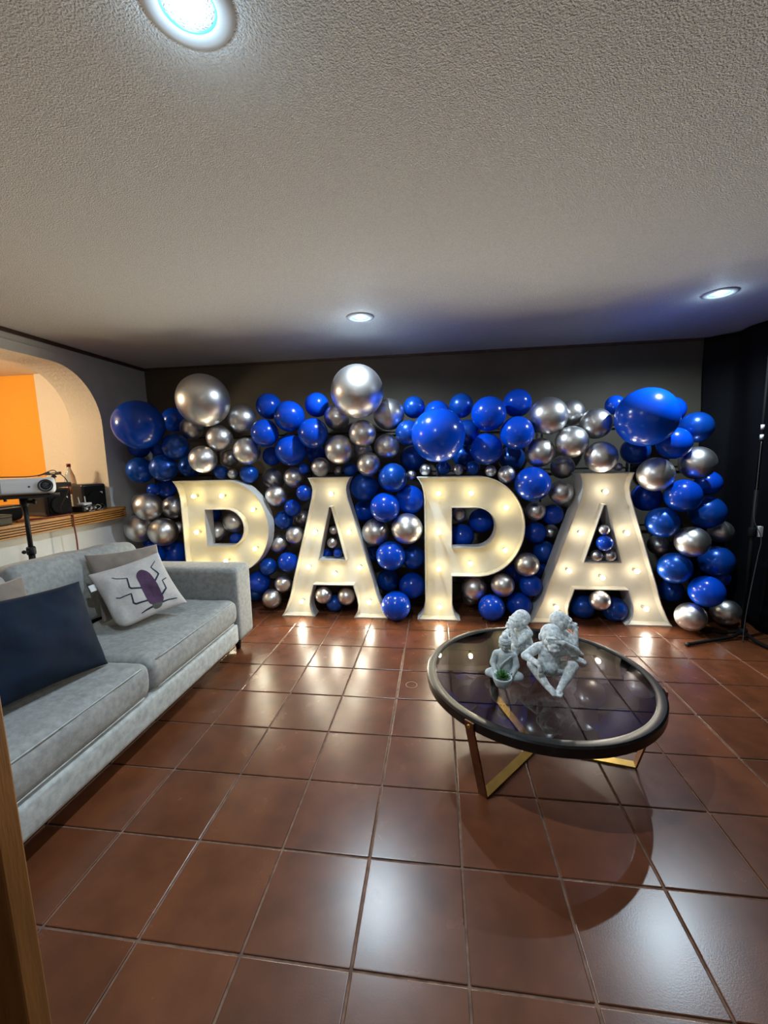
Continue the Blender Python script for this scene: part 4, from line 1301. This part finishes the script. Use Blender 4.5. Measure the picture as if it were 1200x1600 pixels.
# ------------------------------------------------------------------ black stand at the right, floor mark
SXs, SYs = 2.325, 3.330
st = thing('light_stand', 'black light stand in front of the black cloth at the right', 'stand', (SXs, SYs, 0))
finish('pole', tube(bmesh.new(), [(0, 0, .05), (0, 0, 1.15)], .014, 14), M['stand_black'], st)
finish('upper_pole', tube(bmesh.new(), [(0, 0, 1.10), (0, 0, 2.10)], .010, 14), M['stand_black'], st)
finish('clamp', lathe(bmesh.new(), [(0, .80), (.022, .80), (.026, .81), (.026, .86), (.02, .87), (0, .87)], 16), M['stand_black'], st)
cl = finish('white_clip', box(bmesh.new(), (.030, -.014, .80), (.062, .010, .88), .003), M['white_plastic'], st, smooth=False)
cl['label'] = 'white clip on the black stand'
for z in (1.515, 1.585):
    finish('white_band', lathe(bmesh.new(), [(.0102, z), (.0112, z), (.0112, z + .035), (.0102, z + .035)], 14), M['white_plastic'], st)
bm = lathe(bmesh.new(), [(0, .035), (.026, .035), (.030, .045), (.030, .075), (.022, .085), (0, .085)], 16)
finish('hub', bm, M['stand_black'], st)
for a in (199, 150, 285):
    ca, sa = math.cos(math.radians(a)), math.sin(math.radians(a))
    ln = .50 if a == 199 else .26
    lg = finish('leg', tube(bmesh.new(), [(ca * .02, sa * .02, .052), (ca * .10, sa * .10, .024), (ca * ln, sa * ln, .014)], .0125, 12), M['stand_black'], st)
    finish('foot_cap', tube(bmesh.new(), [(ca * (ln - .01), sa * (ln - .01), .0150), (ca * (ln + .02), sa * (ln + .02), .0145)], .0140, 12), M['black_plastic'], lg)
cable('stand_cable', 'thin grey cable hanging down beside the black light stand', [(2.305, 3.30, 1.50), (2.290, 3.28, 1.2), (2.285, 3.27, .95), (2.345, 3.27, .80), (2.340, 3.28, .65), (2.300, 3.27, .30), (2.290, 3.27, .10), (2.285, 3.26, .006)], .0028, mat('dark_grey_cable', (.05, .05, .055), .6))
rg = finish('ring_mark', lathe(bmesh.new(), [(.034, .0005), (.034, .0016), (.0365, .0016), (.0365, .0005)], 40), mat('pale_residue', (.45, .30, .22), .8), smooth=False, loc=(-.171, 2.458, .0003))
tag(rg, 'pale thin ring mark on the floor tile left of the table', 'ring mark')
# ------------------------------------------------------------------ thin black frame that carries the garland
fr_ = thing('backdrop_frame', 'thin black tube frame behind the balloon garland, glimpsed in its dark gaps', 'frame', (0, 4.165, 0))
for x in (-2.4, -1.3, 0.0, 1.0, 1.8):
    finish('post', tube(bmesh.new(), [(x, 0, .012), (x, 0, 1.72)], .010, 10), M['black'], fr_)
    finish('foot', tube(bmesh.new(), [(x, .02, .011), (x, -.40, .011)], .010, 10), M['black'], fr_)
for z in (.15, .75, 1.30, 1.70):
    finish('rail', tube(bmesh.new(), [(-2.95, 0, z), (2.30, 0, z)], .009, 10), M['black'], fr_)
